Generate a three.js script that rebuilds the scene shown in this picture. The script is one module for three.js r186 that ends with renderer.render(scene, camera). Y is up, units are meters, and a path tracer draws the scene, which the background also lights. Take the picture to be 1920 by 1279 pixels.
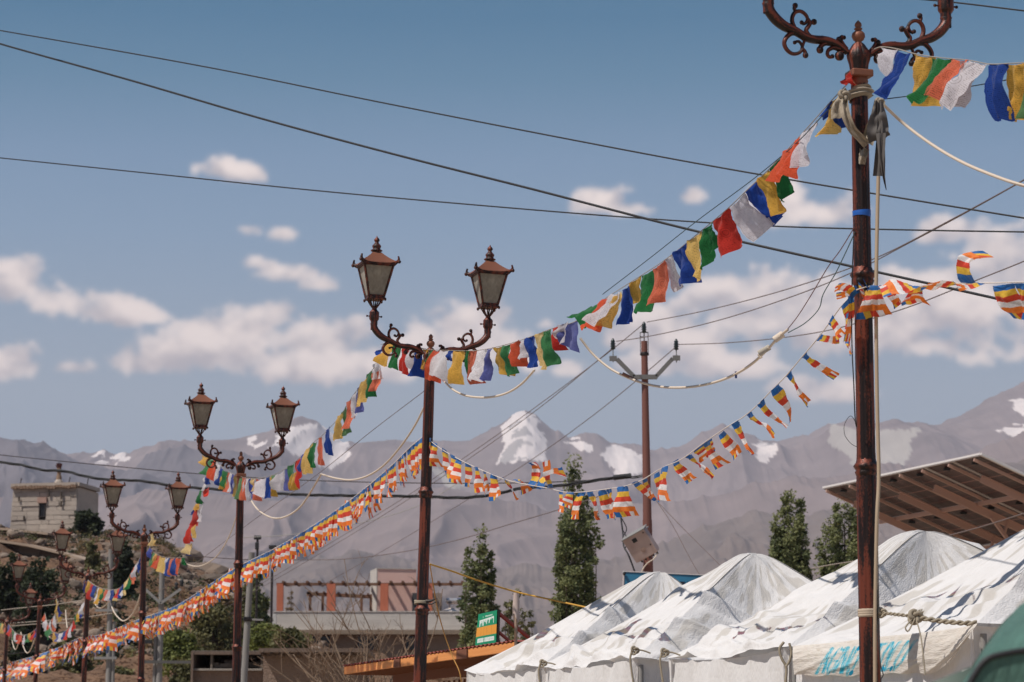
import * as THREE from 'three';
import { mergeGeometries, mergeVertices } from 'three/addons/utils/BufferGeometryUtils.js';
import { RoundedBoxGeometry } from 'three/addons/geometries/RoundedBoxGeometry.js';
import { FontLoader } from 'three/addons/loaders/FontLoader.js';
import { TextGeometry } from 'three/addons/geometries/TextGeometry.js';

// ---------------------------------------------------------------- camera, sun, exposure
const scene = new THREE.Scene();
const F = 5000, PITCH = 0.1606, EYE = 1.6, PW = 1920, PH = 1279;      // focal length in photo pixels
const camera = new THREE.PerspectiveCamera(2 * Math.atan(PH / 2 / F) * 180 / Math.PI, PW / PH, 0.5, 40000);
camera.position.set(0, EYE, 0);
camera.rotation.x = PITCH;
camera.focus = 21; camera.userData.fStop = 6.3;
scene.add(camera);
const renderer = new THREE.WebGLRenderer({ antialias: true });
renderer.toneMapping = THREE.LinearToneMapping;
renderer.toneMappingExposure = 1.2;
renderer.shadowMap.enabled = true;
const SUN = new THREE.Vector3(-0.46, 0.84, 0.3).normalize();
const sun = new THREE.DirectionalLight(new THREE.Color(1, 0.94, 0.87), 3.8);
sun.target.position.set(0, 0, -40); sun.position.copy(SUN).multiplyScalar(120).add(sun.target.position);
sun.castShadow = true; sun.shadow.camera.left = sun.shadow.camera.bottom = -90; sun.shadow.camera.right = sun.shadow.camera.top = 90; sun.shadow.camera.far = 400;
scene.add(sun, sun.target);
scene.fog = new THREE.FogExp2(new THREE.Color(0.80, 0.80, 0.95), 0.00007);

// ---------------------------------------------------------------- helpers
let seed = 7;
const rnd = () => { seed = (seed + 0x6D2B79F5) | 0; let t = Math.imul(seed ^ (seed >>> 15), 1 | seed); t = (t + Math.imul(t ^ (t >>> 7), 61 | t)) ^ t; return ((t ^ (t >>> 14)) >>> 0) / 4294967296; };
const rr = (a, b) => a + (b - a) * rnd();
const V = (x, y, z) => new THREE.Vector3(x, y, z);
const clamp = (x, a = 0, b = 1) => Math.min(b, Math.max(a, x));
const lerp = (a, b, t) => a + (b - a) * t;
const smooth = (a, b, x) => { const t = clamp((x - a) / (b - a)); return t * t * (3 - 2 * t); };
function hash3(x, y, z) { let h = Math.imul(x, 374761393) ^ Math.imul(y, 668265263) ^ Math.imul(z, 1274126177); h = Math.imul(h ^ (h >>> 13), 1274126177); return ((h ^ (h >>> 16)) >>> 0) / 4294967296; }
function noise3(x, y, z) {
  const xi = Math.floor(x), yi = Math.floor(y), zi = Math.floor(z); let fx = x - xi, fy = y - yi, fz = z - zi;
  fx = fx * fx * (3 - 2 * fx); fy = fy * fy * (3 - 2 * fy); fz = fz * fz * (3 - 2 * fz);
  const a = lerp(lerp(hash3(xi, yi, zi), hash3(xi + 1, yi, zi), fx), lerp(hash3(xi, yi + 1, zi), hash3(xi + 1, yi + 1, zi), fx), fy);
  const b = lerp(lerp(hash3(xi, yi, zi + 1), hash3(xi + 1, yi, zi + 1), fx), lerp(hash3(xi, yi + 1, zi + 1), hash3(xi + 1, yi + 1, zi + 1), fx), fy);
  return lerp(a, b, fz);
}
function noise2(x, y) {
  const xi = Math.floor(x), yi = Math.floor(y); let fx = x - xi, fy = y - yi; fx = fx * fx * (3 - 2 * fx); fy = fy * fy * (3 - 2 * fy);
  return lerp(lerp(hash3(xi, yi, 0), hash3(xi + 1, yi, 0), fx), lerp(hash3(xi, yi + 1, 0), hash3(xi + 1, yi + 1, 0), fx), fy);
}
function fbm2(x, y, o = 4) { let s = 0, a = 0.5, n = 0; for (let i = 0; i < o; i++) { s += a * noise2(x + i * 17.3, y - i * 9.1); n += a; a *= 0.5; x *= 2.03; y *= 2.03; } return s / n; }
function ridged(x, y, o = 4) { let s = 0, a = 0.5, n = 0; for (let i = 0; i < o; i++) { const r = 1 - Math.abs(2 * noise2(x + i * 13.7, y + i * 5.9) - 1); s += a * r * r; n += a; a *= 0.5; x *= 2.1; y *= 2.1; } return s / n; }

const interp = (p, x) => { if (x <= p[0][0]) return p[0][1]; for (let i = 1; i < p.length; i++) if (x <= p[i][0]) return lerp(p[i - 1][1], p[i][1], (x - p[i - 1][0]) / (p[i][0] - p[i - 1][0])); return p[p.length - 1][1]; };
// a pixel of the photograph, carried to the upright plane D metres ahead
const CP = Math.cos(PITCH), SP = Math.sin(PITCH);
function at(px, py, D) {
  const cx = (px - PW / 2) / F, cy = -(py - PH / 2) / F;
  const y = cy * CP + SP, z = cy * SP - CP;                           // direction after the camera's pitch
  const k = D / -z;
  return V(cx * k, EYE + y * k, -D);
}
const rowD = (px) => 32796 / (px + 397);                              // distance of the street's lamp row at a pixel column
const mpp = (D) => D / F;                                             // metres per photo pixel

function numbered(name) { const n = numbered.used[name] = (numbered.used[name] ?? -1) + 1; return n ? `${name}_${String(n).padStart(3, '0')}` : name; }
numbered.used = {};
function tag(o, label, category, group, kind) { if (label) o.userData.label = label; if (category) o.userData.category = category; if (group) o.userData.group = group; if (kind) o.userData.kind = kind; return o; }
function thing(name, label, category, pos = V(0, 0, 0), group) { const o = new THREE.Group(); o.name = numbered(name); o.position.copy(pos); scene.add(o); return tag(o, label, category, group); }
function part(name, geo, mat, parent) { const m = new THREE.Mesh(Array.isArray(geo) ? merge(geo) : geo, mat); m.name = parent ? name : numbered(name); m.castShadow = m.receiveShadow = true; (parent ?? scene).add(m); return m; }
function copyOf(root) { const c = root.clone(); c.name = numbered(root.name); c.userData = { ...root.userData }; scene.add(c); return c; }
function structure(name, geo, mat) { const m = part(name, geo, mat); m.userData.kind = 'structure'; return m; }
function clean(g) { const h = g.index ? g.toNonIndexed() : g.clone(); for (const k of Object.keys(h.attributes)) if (!['position', 'normal', 'uv', 'color'].includes(k)) h.deleteAttribute(k); if (!h.attributes.normal) h.computeVertexNormals(); if (!h.attributes.uv) h.setAttribute('uv', new THREE.BufferAttribute(new Float32Array(h.attributes.position.count * 2), 2)); return h; }
function merge(list) { const l = list.map(clean); const col = l.every((g) => g.attributes.color); if (!col) l.forEach((g) => g.deleteAttribute('color')); return l.length === 1 ? l[0] : mergeGeometries(l); }
function box(w, h, d, x = 0, y = 0, z = 0, bevel = 0) { const g = bevel ? new RoundedBoxGeometry(w, h, d, 1, bevel) : new THREE.BoxGeometry(w, h, d); return g.translate(x, y, z); }
function beam(p, q, w, h, bevel = 0) {                                // a bar from p to q, h measured upright as far as it can be
  const d = q.clone().sub(p), L = d.length(), X = d.clone().normalize(); let Z = X.clone().cross(V(0, 1, 0)); if (Z.length() < 1e-3) Z = V(0, 0, 1); Z.normalize(); const Y = Z.clone().cross(X);
  const m = new THREE.Matrix4().makeBasis(X, Y, Z).setPosition(p.clone().lerp(q, 0.5));
  return box(L, h, w, 0, 0, 0, bevel).applyMatrix4(m);
}
function tube(pts, r, radial = 6, seg, caps = true) {                 // swept round bar; r a number or a function of 0..1
  const c = pts.length === 2 ? new THREE.LineCurve3(pts[0], pts[1]) : new THREE.CatmullRomCurve3(pts, false, 'centripetal');
  const n = seg ?? Math.max(1, (pts.length - 1) * 5), fr = c.computeFrenetFrames(n, false), pos = [], nor = [], uv = [], idx = [], L = c.getLength();
  const rf = typeof r === 'function' ? r : () => r;
  for (let i = 0; i <= n; i++) {
    const t = i / n, p = pts.length === 2 ? c.getPoint(t) : c.getPointAt(t), R = rf(t);
    for (let j = 0; j <= radial; j++) { const a = j / radial * Math.PI * 2, N = fr.normals[i].clone().multiplyScalar(Math.cos(a)).addScaledVector(fr.binormals[i], Math.sin(a)); pos.push(p.x + N.x * R, p.y + N.y * R, p.z + N.z * R); nor.push(N.x, N.y, N.z); uv.push(j / radial, t * L); }
  }
  const w = radial + 1;
  for (let i = 0; i < n; i++) for (let j = 0; j < radial; j++) { const a = i * w + j; idx.push(a, a + 1, a + w, a + 1, a + w + 1, a + w); }
  if (caps) for (const [i, s] of [[0, -1], [n, 1]]) { const p = pts.length === 2 ? c.getPoint(i / n) : c.getPointAt(i / n), k = pos.length / 3, T = fr.tangents[i]; pos.push(p.x, p.y, p.z); nor.push(T.x * s, T.y * s, T.z * s); uv.push(0.5, 0); for (let j = 0; j < radial; j++) s < 0 ? idx.push(k, i * w + j + 1, i * w + j) : idx.push(k, i * w + j, i * w + j + 1); }
  const g = new THREE.BufferGeometry(); g.setAttribute('position', new THREE.Float32BufferAttribute(pos, 3)); g.setAttribute('normal', new THREE.Float32BufferAttribute(nor, 3)); g.setAttribute('uv', new THREE.Float32BufferAttribute(uv, 2)); g.setIndex(idx); return g;
}
const ball = (r, x, y, z, sx = 1, sy = 1, sz = 1, n = 10) => new THREE.SphereGeometry(r, n, Math.ceil(n * 0.7)).scale(sx, sy, sz).translate(x, y, z);
const lathe = (prof, n = 16) => new THREE.LatheGeometry(prof.map(([r, y]) => new THREE.Vector2(Math.max(r, 1e-4), y)), n);
function grid(nu, nv, fn) {                                           // fn(u, v) -> Vector3 (and optional colour)
  const pos = [], uv = [], idx = [], col = []; let has = false;
  for (let j = 0; j <= nv; j++) for (let i = 0; i <= nu; i++) { const p = fn(i / nu, j / nv, i, j); pos.push(p.x, p.y, p.z); uv.push(p.u ?? i / nu, p.v ?? j / nv); if (p.c) { has = true; col.push(...p.c); } }
  for (let j = 0; j < nv; j++) for (let i = 0; i < nu; i++) { const a = j * (nu + 1) + i; idx.push(a, a + 1, a + nu + 1, a + 1, a + nu + 2, a + nu + 1); }
  const g = new THREE.BufferGeometry(); g.setAttribute('position', new THREE.Float32BufferAttribute(pos, 3)); g.setAttribute('uv', new THREE.Float32BufferAttribute(uv, 2)); if (has) g.setAttribute('color', new THREE.Float32BufferAttribute(col, 3)); g.setIndex(idx); g.computeVertexNormals(); return g;
}
function tex(w, h, fn, rep, srgb = true) {                            // fn(x, y) in 0..1 -> [r, g, b] (sRGB 0..1) or a grey
  const d = new Uint8Array(w * h * 4);
  for (let j = 0; j < h; j++) for (let i = 0; i < w; i++) { const c = fn(i / w, j / h), k = (j * w + i) * 4, a = Array.isArray(c) ? c : [c, c, c]; d[k] = clamp(a[0]) * 255; d[k + 1] = clamp(a[1]) * 255; d[k + 2] = clamp(a[2]) * 255; d[k + 3] = 255; }
  const t = new THREE.DataTexture(d, w, h); t.magFilter = THREE.LinearFilter; t.minFilter = THREE.LinearMipmapLinearFilter; t.wrapS = t.wrapT = THREE.RepeatWrapping; if (srgb) t.colorSpace = THREE.SRGBColorSpace; if (rep) t.repeat.set(...rep); t.needsUpdate = true; return t;
}
const pn = (x, y, fx, fy, s = 0) => { // tiling noise
  const X = x * fx, Y = y * fy, xi = Math.floor(X), yi = Math.floor(Y); let u = X - xi, v = Y - yi; u = u * u * (3 - 2 * u); v = v * v * (3 - 2 * v); const h = (a, b) => hash3(((a % fx) + fx) % fx, ((b % fy) + fy) % fy, s);
  return lerp(lerp(h(xi, yi), h(xi + 1, yi), u), lerp(h(xi, yi + 1), h(xi + 1, yi + 1), u), v);
};
const std = (color, roughness = 0.8, more = {}) => new THREE.MeshStandardMaterial({ color, roughness, ...more });
const lin = (r, g, b) => new THREE.Color().setRGB(r, g, b);

// ---------------------------------------------------------------- sky: clear air and fair-weather clouds all round
{
  const W = 4096, H = 2048, field = new Float32Array(W * H).fill(-1), base = new Float32Array(W * H);
  const put = (az, el, rx, ry, w = 1) => {                                   // one cloud puff, flat below; angles in radians
    const i0 = Math.floor((az - rx * 1.9) / (2 * Math.PI) * W + W / 4), i1 = Math.ceil((az + rx * 1.9) / (2 * Math.PI) * W + W / 4);
    const j0 = Math.max(0, Math.floor((el - ry * 1.9) / Math.PI * H + H / 2)), j1 = Math.min(H - 1, Math.ceil((el + ry * 1.9) / Math.PI * H + H / 2));
    for (let j = j0; j <= j1; j++) for (let i = i0; i <= i1; i++) {
      const a = (i + 0.5 - W / 4) / W * 2 * Math.PI, e = (j + 0.5 - H / 2) / H * Math.PI, dx = (a - az) / rx; let dy = (e - el) / ry; if (dy < 0) dy *= 1.7;
      const f = w - dx * dx - dy * dy, k = j * W + ((i % W) + W) % W;
      if (f > field[k]) { field[k] = f; base[k] = dy; }
    }
  };
  const seen = [[405, 326, 40, 30], [455, 335, 52, 22], [1140, 386, 70, 34], [1110, 376, 40, 24], [1200, 396, 40, 16], [1297, 372, 28, 20, 0.7], [1500, 398, 100, 48], [1470, 380, 60, 40],
    [35, 552, 75, 62], [120, 575, 100, 50], [210, 595, 90, 36], [290, 602, 50, 20], [40, 702, 70, 42], [150, 700, 52, 16], [540, 520, 84, 26, 0.75], [600, 538, 50, 18, 0.8], [500, 505, 44, 18, 0.7],
    [440, 655, 130, 80], [470, 618, 85, 62], [580, 640, 110, 66], [340, 685, 110, 45], [640, 680, 120, 55], [560, 690, 160, 50], [860, 640, 90, 70], [840, 610, 55, 45], [930, 650, 90, 50], [1000, 672, 70, 40], [1020, 610, 30, 16], [700, 690, 90, 40], [1060, 690, 50, 26], [400, 625, 70, 50], [520, 600, 70, 40], [640, 645, 90, 50], [740, 680, 80, 44], [270, 690, 60, 26], [820, 640, 60, 50], [900, 600, 70, 40], [980, 650, 60, 40],
    [1290, 640, 130, 70], [1400, 620, 140, 95], [1370, 580, 70, 60], [1530, 620, 170, 90], [1460, 560, 90, 60], [1690, 630, 180, 90], [1800, 600, 150, 110], [1880, 540, 110, 90], [1960, 600, 160, 120], [1640, 560, 110, 50], [1850, 490, 60, 36], [1790, 650, 160, 60], [1230, 690, 80, 36], [1350, 690, 110, 40],
    [1545, 742, 100, 32], [1490, 735, 60, 26], [1775, 452, 66, 34], [540, 448, 34, 18, 0.45], [466, 436, 30, 14, 0.35], [1160, 640, 40, 30], [2090, 560, 160, 80], [-110, 620, 120, 60], [-60, 560, 80, 50]];
  for (const [x, y, rx, ry, w] of seen) put((x - 960) / F * 1.02, Math.atan((PH / 2 - y) / F) + PITCH, rx / F, ry / F, w);
  for (let n = 0; n < 460; n++) {                                     // the same kind of weather goes on beyond the frame
    const az = rr(0.26, 2 * Math.PI - 0.26), el = 0.14 + 0.15 * Math.pow(rnd(), 1.1), s = rr(0.4, 1.25), m = 1 + Math.floor(rnd() * 3);
    for (let k = 0; k < m; k++) put(az + rr(-0.02, 0.02) * s, el + rr(-0.003, 0.004), rr(0.014, 0.034) * s, rr(0.006, 0.016) * s);
  }
  // clear air by height above the horizon, in degrees
  const AIR = [[-90, 0.33, 0.385, 0.45], [3, 0.33, 0.385, 0.45], [7.4, 0.316, 0.382, 0.453], [8.05, 0.312, 0.38, 0.455], [11.5, 0.192, 0.3, 0.43], [13.1, 0.147, 0.258, 0.397], [14.8, 0.07, 0.19, 0.312], [16.15, 0.03, 0.146, 0.268], [20, 0.04, 0.13, 0.245], [40, 0.032, 0.095, 0.2], [90, 0.026, 0.075, 0.17]];
  const data = new Float32Array(W * H * 4);
  for (let j = 0; j < H; j++) {
    const el = (j + 0.5 - H / 2) / H * Math.PI, clear = [1, 2, 3].map((c) => interp(AIR.map((r) => [r[0], r[c]]), el * 180 / Math.PI));
    for (let i = 0; i < W; i++) {
      const k = j * W + i, o = k * 4; let r = clear[0], gg = clear[1], b = clear[2];
      if (field[k] > -1 && el > 0) {
        const az = (i + 0.5) / W * 2 * Math.PI, c = Math.cos(el), dx = Math.cos(az) * c, dz = Math.sin(az) * c, dy = Math.sin(el) * 1.35;
        let n = 0, a = 0.5, f = 70; for (let q = 0; q < 6; q++) { n += a * noise3(dx * f + q * 7, dy * f, dz * f); a *= 0.62; f *= 2.05; } n /= 1.24;
        let n2 = 0; a = 0.5; f = 70; for (let q = 0; q < 4; q++) { n2 += a * noise3((dx - 0.0042) * f + q * 7, (dy + 0.0075) * f, dz * f); a *= 0.62; f *= 2.05; } n2 /= 1.1;
        const d = field[k] * 0.9 + 0.16 + (n - 0.5) * 3.9, al = smooth(0.06, 0.55, d) * lerp(0.7, 0.97, smooth(0.2, 1.3, d));
        const lit = clamp(0.56 + base[k] * 0.22 + (n - n2) * 2.6);
        r = lerp(r, lerp(0.5, 0.92, lit), al); gg = lerp(gg, lerp(0.445, 0.79, lit), al); b = lerp(b, lerp(0.455, 0.73, lit), al);
      }
      data[o] = r; data[o + 1] = gg; data[o + 2] = b; data[o + 3] = 1;
    }
  }
  const sky = new THREE.DataTexture(data, W, H, THREE.RGBAFormat, THREE.FloatType);
  sky.mapping = THREE.EquirectangularReflectionMapping; sky.magFilter = sky.minFilter = THREE.LinearFilter; sky.wrapS = THREE.RepeatWrapping; sky.needsUpdate = true;
  scene.background = sky; scene.environment = sky;
}
// ---------------------------------------------------------------- ground and mountains
{
  const earth = tex(256, 256, (x, y) => { const n = 0.5 * pn(x, y, 8, 8, 1) + 0.3 * pn(x, y, 32, 32, 2) + 0.2 * pn(x, y, 128, 128, 3); return [0.58 + 0.14 * n, 0.52 + 0.13 * n, 0.45 + 0.12 * n]; });
  earth.repeat.set(3000, 3000);
  structure('ground', new THREE.PlaneGeometry(32000, 32000).rotateX(-Math.PI / 2), std(0xffffff, 1, { map: earth }));
}
const inside = (poly, x, y) => { let s = false; for (let i = 0, j = poly.length - 1; i < poly.length; j = i++) { const [a, b] = poly[i], [c, d] = poly[j]; if ((b > y) !== (d > y) && x < (c - a) * (y - b) / (d - b) + a) s = !s; } return s; };
function range(label, prof, D, Df, nx, nz, spur, tone, snow, jag, crag = 1) {
  const half = D * 0.262, ridgeAt = (x) => at(960 + x / D * F * 0.9955, interp(prof, 960 + x / D * F), D).y;
  const rows = []; for (let j = 0; j <= nz; j++) rows.push(j / nz);
  const g = grid(nx, nz, (u, v) => {
    const x = lerp(-half, half, u), t = 1 - v * 1.18, z = t >= 0 ? lerp(Df, D, 1 - t) : D - t * D * 0.5;   // front foot at v = 0, crest at v = 0.85, then down behind
    const k = t >= 0 ? 1 - t : 1 + t * 2.2, wob = (fbm2(x / 900 + 3, z / 1100, 3) - 0.5) * 700;
    const crest = ridgeAt(x * D / Math.max(z, 1) * 0 + x), r = ridged((x + wob) / spur, z / (spur * 2.8) + D, 4), r2 = ridged((x - wob) / (spur * 0.3) + 9, z / (spur * 0.7), 4);
    const gul = ridged((x + wob * 0.6 + 60 * noise2(x / 200, z / 160)) / (spur * 0.16), z / (spur * 1.1) + 3, 4);
    const env = Math.sin(Math.PI * clamp(k, 0, 1)) * 0.9 + 0.1;
    let h = crest * Math.pow(Math.max(k, 0), 1.15) + env * crest * (0.56 * (r - 0.5) + 0.05 * crag * (r2 - 0.5) + 0.05 * crag * (gul - 0.5) + 0.012 * crag * (ridged(x / (spur * 0.09), z / (spur * 0.2), 3) - 0.5));
    if (k > 0.9) h += (jag ?? 1) * D * 0.0021 * (ridged(x / (D * 0.0075), 4.2, 5) - 0.45) * smooth(0.9, 1, k);
    const px = 960 + x / z * F, el = Math.atan2(h - EYE, z), py = PH / 2 - Math.tan(el - PITCH) * F;
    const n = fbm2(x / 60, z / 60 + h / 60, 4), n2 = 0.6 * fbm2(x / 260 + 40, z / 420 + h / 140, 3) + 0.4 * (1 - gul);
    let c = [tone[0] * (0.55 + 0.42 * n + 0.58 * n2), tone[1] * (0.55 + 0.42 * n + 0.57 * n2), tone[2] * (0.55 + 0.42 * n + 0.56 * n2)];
    for (const [poly, kind] of snow) {                               // snowfields and pale scree lie on their own slopes
      const jx = px + (fbm2(x / 70, h / 40, 5) - 0.5) * 40 + (gul - 0.5) * 14, jy = py + (fbm2(x / 60 + 20, h / 50, 5) - 0.5) * 30 + (gul - 0.5) * 26;
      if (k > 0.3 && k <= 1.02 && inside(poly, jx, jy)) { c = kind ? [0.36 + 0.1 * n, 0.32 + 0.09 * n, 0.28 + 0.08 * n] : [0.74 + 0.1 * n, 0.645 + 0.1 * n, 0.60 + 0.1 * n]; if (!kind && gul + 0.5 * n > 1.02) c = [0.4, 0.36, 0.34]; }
    }
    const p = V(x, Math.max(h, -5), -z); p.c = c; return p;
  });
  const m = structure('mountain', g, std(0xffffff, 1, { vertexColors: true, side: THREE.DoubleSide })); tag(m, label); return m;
}
range('high far range with snow-covered peaks', [[-400, 840], [-100, 838], [0, 833], [60, 836], [90, 842], [120, 853], [150, 850], [170, 856], [190, 851], [210, 862], [232, 852], [250, 862], [275, 846], [300, 838], [350, 834], [420, 836], [470, 833], [500, 824], [540, 812], [575, 806], [612, 812], [640, 836], [665, 842], [700, 833], [760, 829], [800, 827], [850, 830], [880, 828], [930, 805], [968, 780], [985, 778], [1000, 783], [1040, 812], [1065, 824], [1090, 819], [1120, 820], [1150, 834], [1180, 836], [1230, 848], [1280, 838], [1320, 812], [1357, 790], [1390, 808], [1430, 824], [1480, 826], [1520, 818], [1558, 795], [1600, 804], [1660, 805], [1720, 812], [1760, 808], [1800, 788], [1850, 758], [1900, 733], [1930, 722], [2000, 690], [2150, 672], [2400, 700]],
  9000, 4600, 1150, 240, 1250, [0.215, 0.168, 0.158], [
    [[[938, 806], [975, 770], [1000, 770], [1018, 812], [1030, 838], [1022, 860], [985, 866], [958, 874], [935, 884], [940, 850], [950, 836]], 0],
    [[[505, 840], [530, 800], [620, 795], [655, 842], [650, 860], [618, 878], [590, 862], [545, 848]], 0], [[[455, 836], [500, 818], [505, 832], [470, 842]], 0],
    [[[1125, 850], [1140, 836], [1180, 836], [1205, 850], [1200, 882], [1165, 886], [1140, 872]], 0], [[[1055, 826], [1080, 816], [1110, 832], [1105, 846]], 0],
    [[[1412, 838], [1440, 830], [1464, 836], [1460, 858], [1420, 856]], 0], [[[1865, 806], [1920, 795], [1960, 790], [1950, 818], [1890, 816]], 0], [[[1895, 745], [1925, 736], [1960, 760], [1920, 768]], 0],
    [[[170, 858], [196, 846], [196, 862]], 0], [[[205, 866], [220, 850], [234, 848], [232, 864]], 0],
    [[[1550, 790], [1620, 800], [1730, 815], [1700, 860], [1660, 876], [1610, 866], [1570, 840]], 1], [[[800, 860], [830, 880], [880, 905], [850, 910], [810, 885]], 1]], 1);
range('nearer dark bare range at the left, behind the old hilltop building', [[-400, 836], [-100, 836], [0, 831], [60, 834], [90, 841], [120, 852], [160, 868], [205, 888], [245, 876], [272, 850], [300, 838], [350, 831], [420, 835], [470, 846], [540, 870], [620, 900], [700, 930], [800, 950], [900, 975], [1200, 1050], [2400, 1150]],
  7200, 3800, 900, 200, 760, [0.125, 0.108, 0.115], [], 1.5, 1.8);
range('middle mountain spurs below the snowy range', [[-400, 935], [-100, 922], [60, 905], [220, 930], [330, 905], [440, 925], [600, 948], [740, 920], [830, 905], [930, 930], [1050, 955], [1180, 940], [1300, 930], [1420, 905], [1530, 895], [1660, 868], [1760, 862], [1850, 836], [1920, 815], [2100, 780], [2400, 800]],
  6200, 3300, 900, 200, 900, [0.21, 0.16, 0.148], [], 1.4);
range('low brown foothills above the town', [[-400, 1085], [-100, 1080], [300, 1068], [560, 1052], [690, 1030], [800, 1050], [940, 1064], [1100, 1052], [1200, 1030], [1290, 992], [1370, 962], [1430, 950], [1500, 968], [1570, 946], [1640, 915], [1700, 925], [1800, 890], [1950, 870], [2400, 860]],
  4600, 2400, 900, 200, 480, [0.165, 0.128, 0.112], [], 1.6, 2.6);
// ---------------------------------------------------------------- materials of the street
const bronzeTex = tex(128, 512, (x, y) => { const n = 0.45 * pn(x, y, 10, 4, 5) + 0.35 * pn(x, y, 26, 12, 6) + 0.2 * pn(x, y, 64, 190, 7), s = smooth(0.38, 0.66, n); return [lerp(0.12, 0.45, s), lerp(0.07, 0.215, s), lerp(0.06, 0.145, s)]; });
bronzeTex.repeat.set(1, 0.6);
const bronzeBump = tex(128, 128, (x, y) => 0.5 * pn(x, y, 40, 40, 8) + 0.5 * pn(x, y, 90, 90, 9), [2, 4], false);
const M = {
  bronze: std(0xffffff, 0.42, { map: bronzeTex, metalness: 0.35, bumpMap: bronzeBump, bumpScale: 0.0012 }),
  copper: std(lin(0.23, 0.085, 0.045), 0.5, { metalness: 0.3, bumpMap: bronzeBump, bumpScale: 0.001 }),
  dark: std(lin(0.03, 0.022, 0.02), 0.5, { metalness: 0.3 }),
  black: std(lin(0.012, 0.012, 0.014), 0.6),
  glass: new THREE.MeshPhysicalMaterial({ color: lin(0.62, 0.55, 0.43), roughness: 0.75, transmission: 0.5, thickness: 0, map: tex(64, 64, (x, y) => 0.72 + 0.28 * (0.6 * pn(x, y, 4, 4, 3) + 0.4 * pn(x, y, 16, 16, 4))) }),
  cream: std(lin(0.62, 0.52, 0.42), 0.75),
  rope: std(lin(0.32, 0.27, 0.20), 0.95),
  grey: std(lin(0.24, 0.23, 0.22), 0.7),
  concrete: std(0xffffff, 0.95, { map: tex(128, 128, (x, y) => { const n = 0.5 * pn(x, y, 6, 6, 11) + 0.5 * pn(x, y, 40, 40, 12); return [0.42 + 0.15 * n, 0.405 + 0.15 * n, 0.39 + 0.15 * n]; }) }),
};

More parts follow.
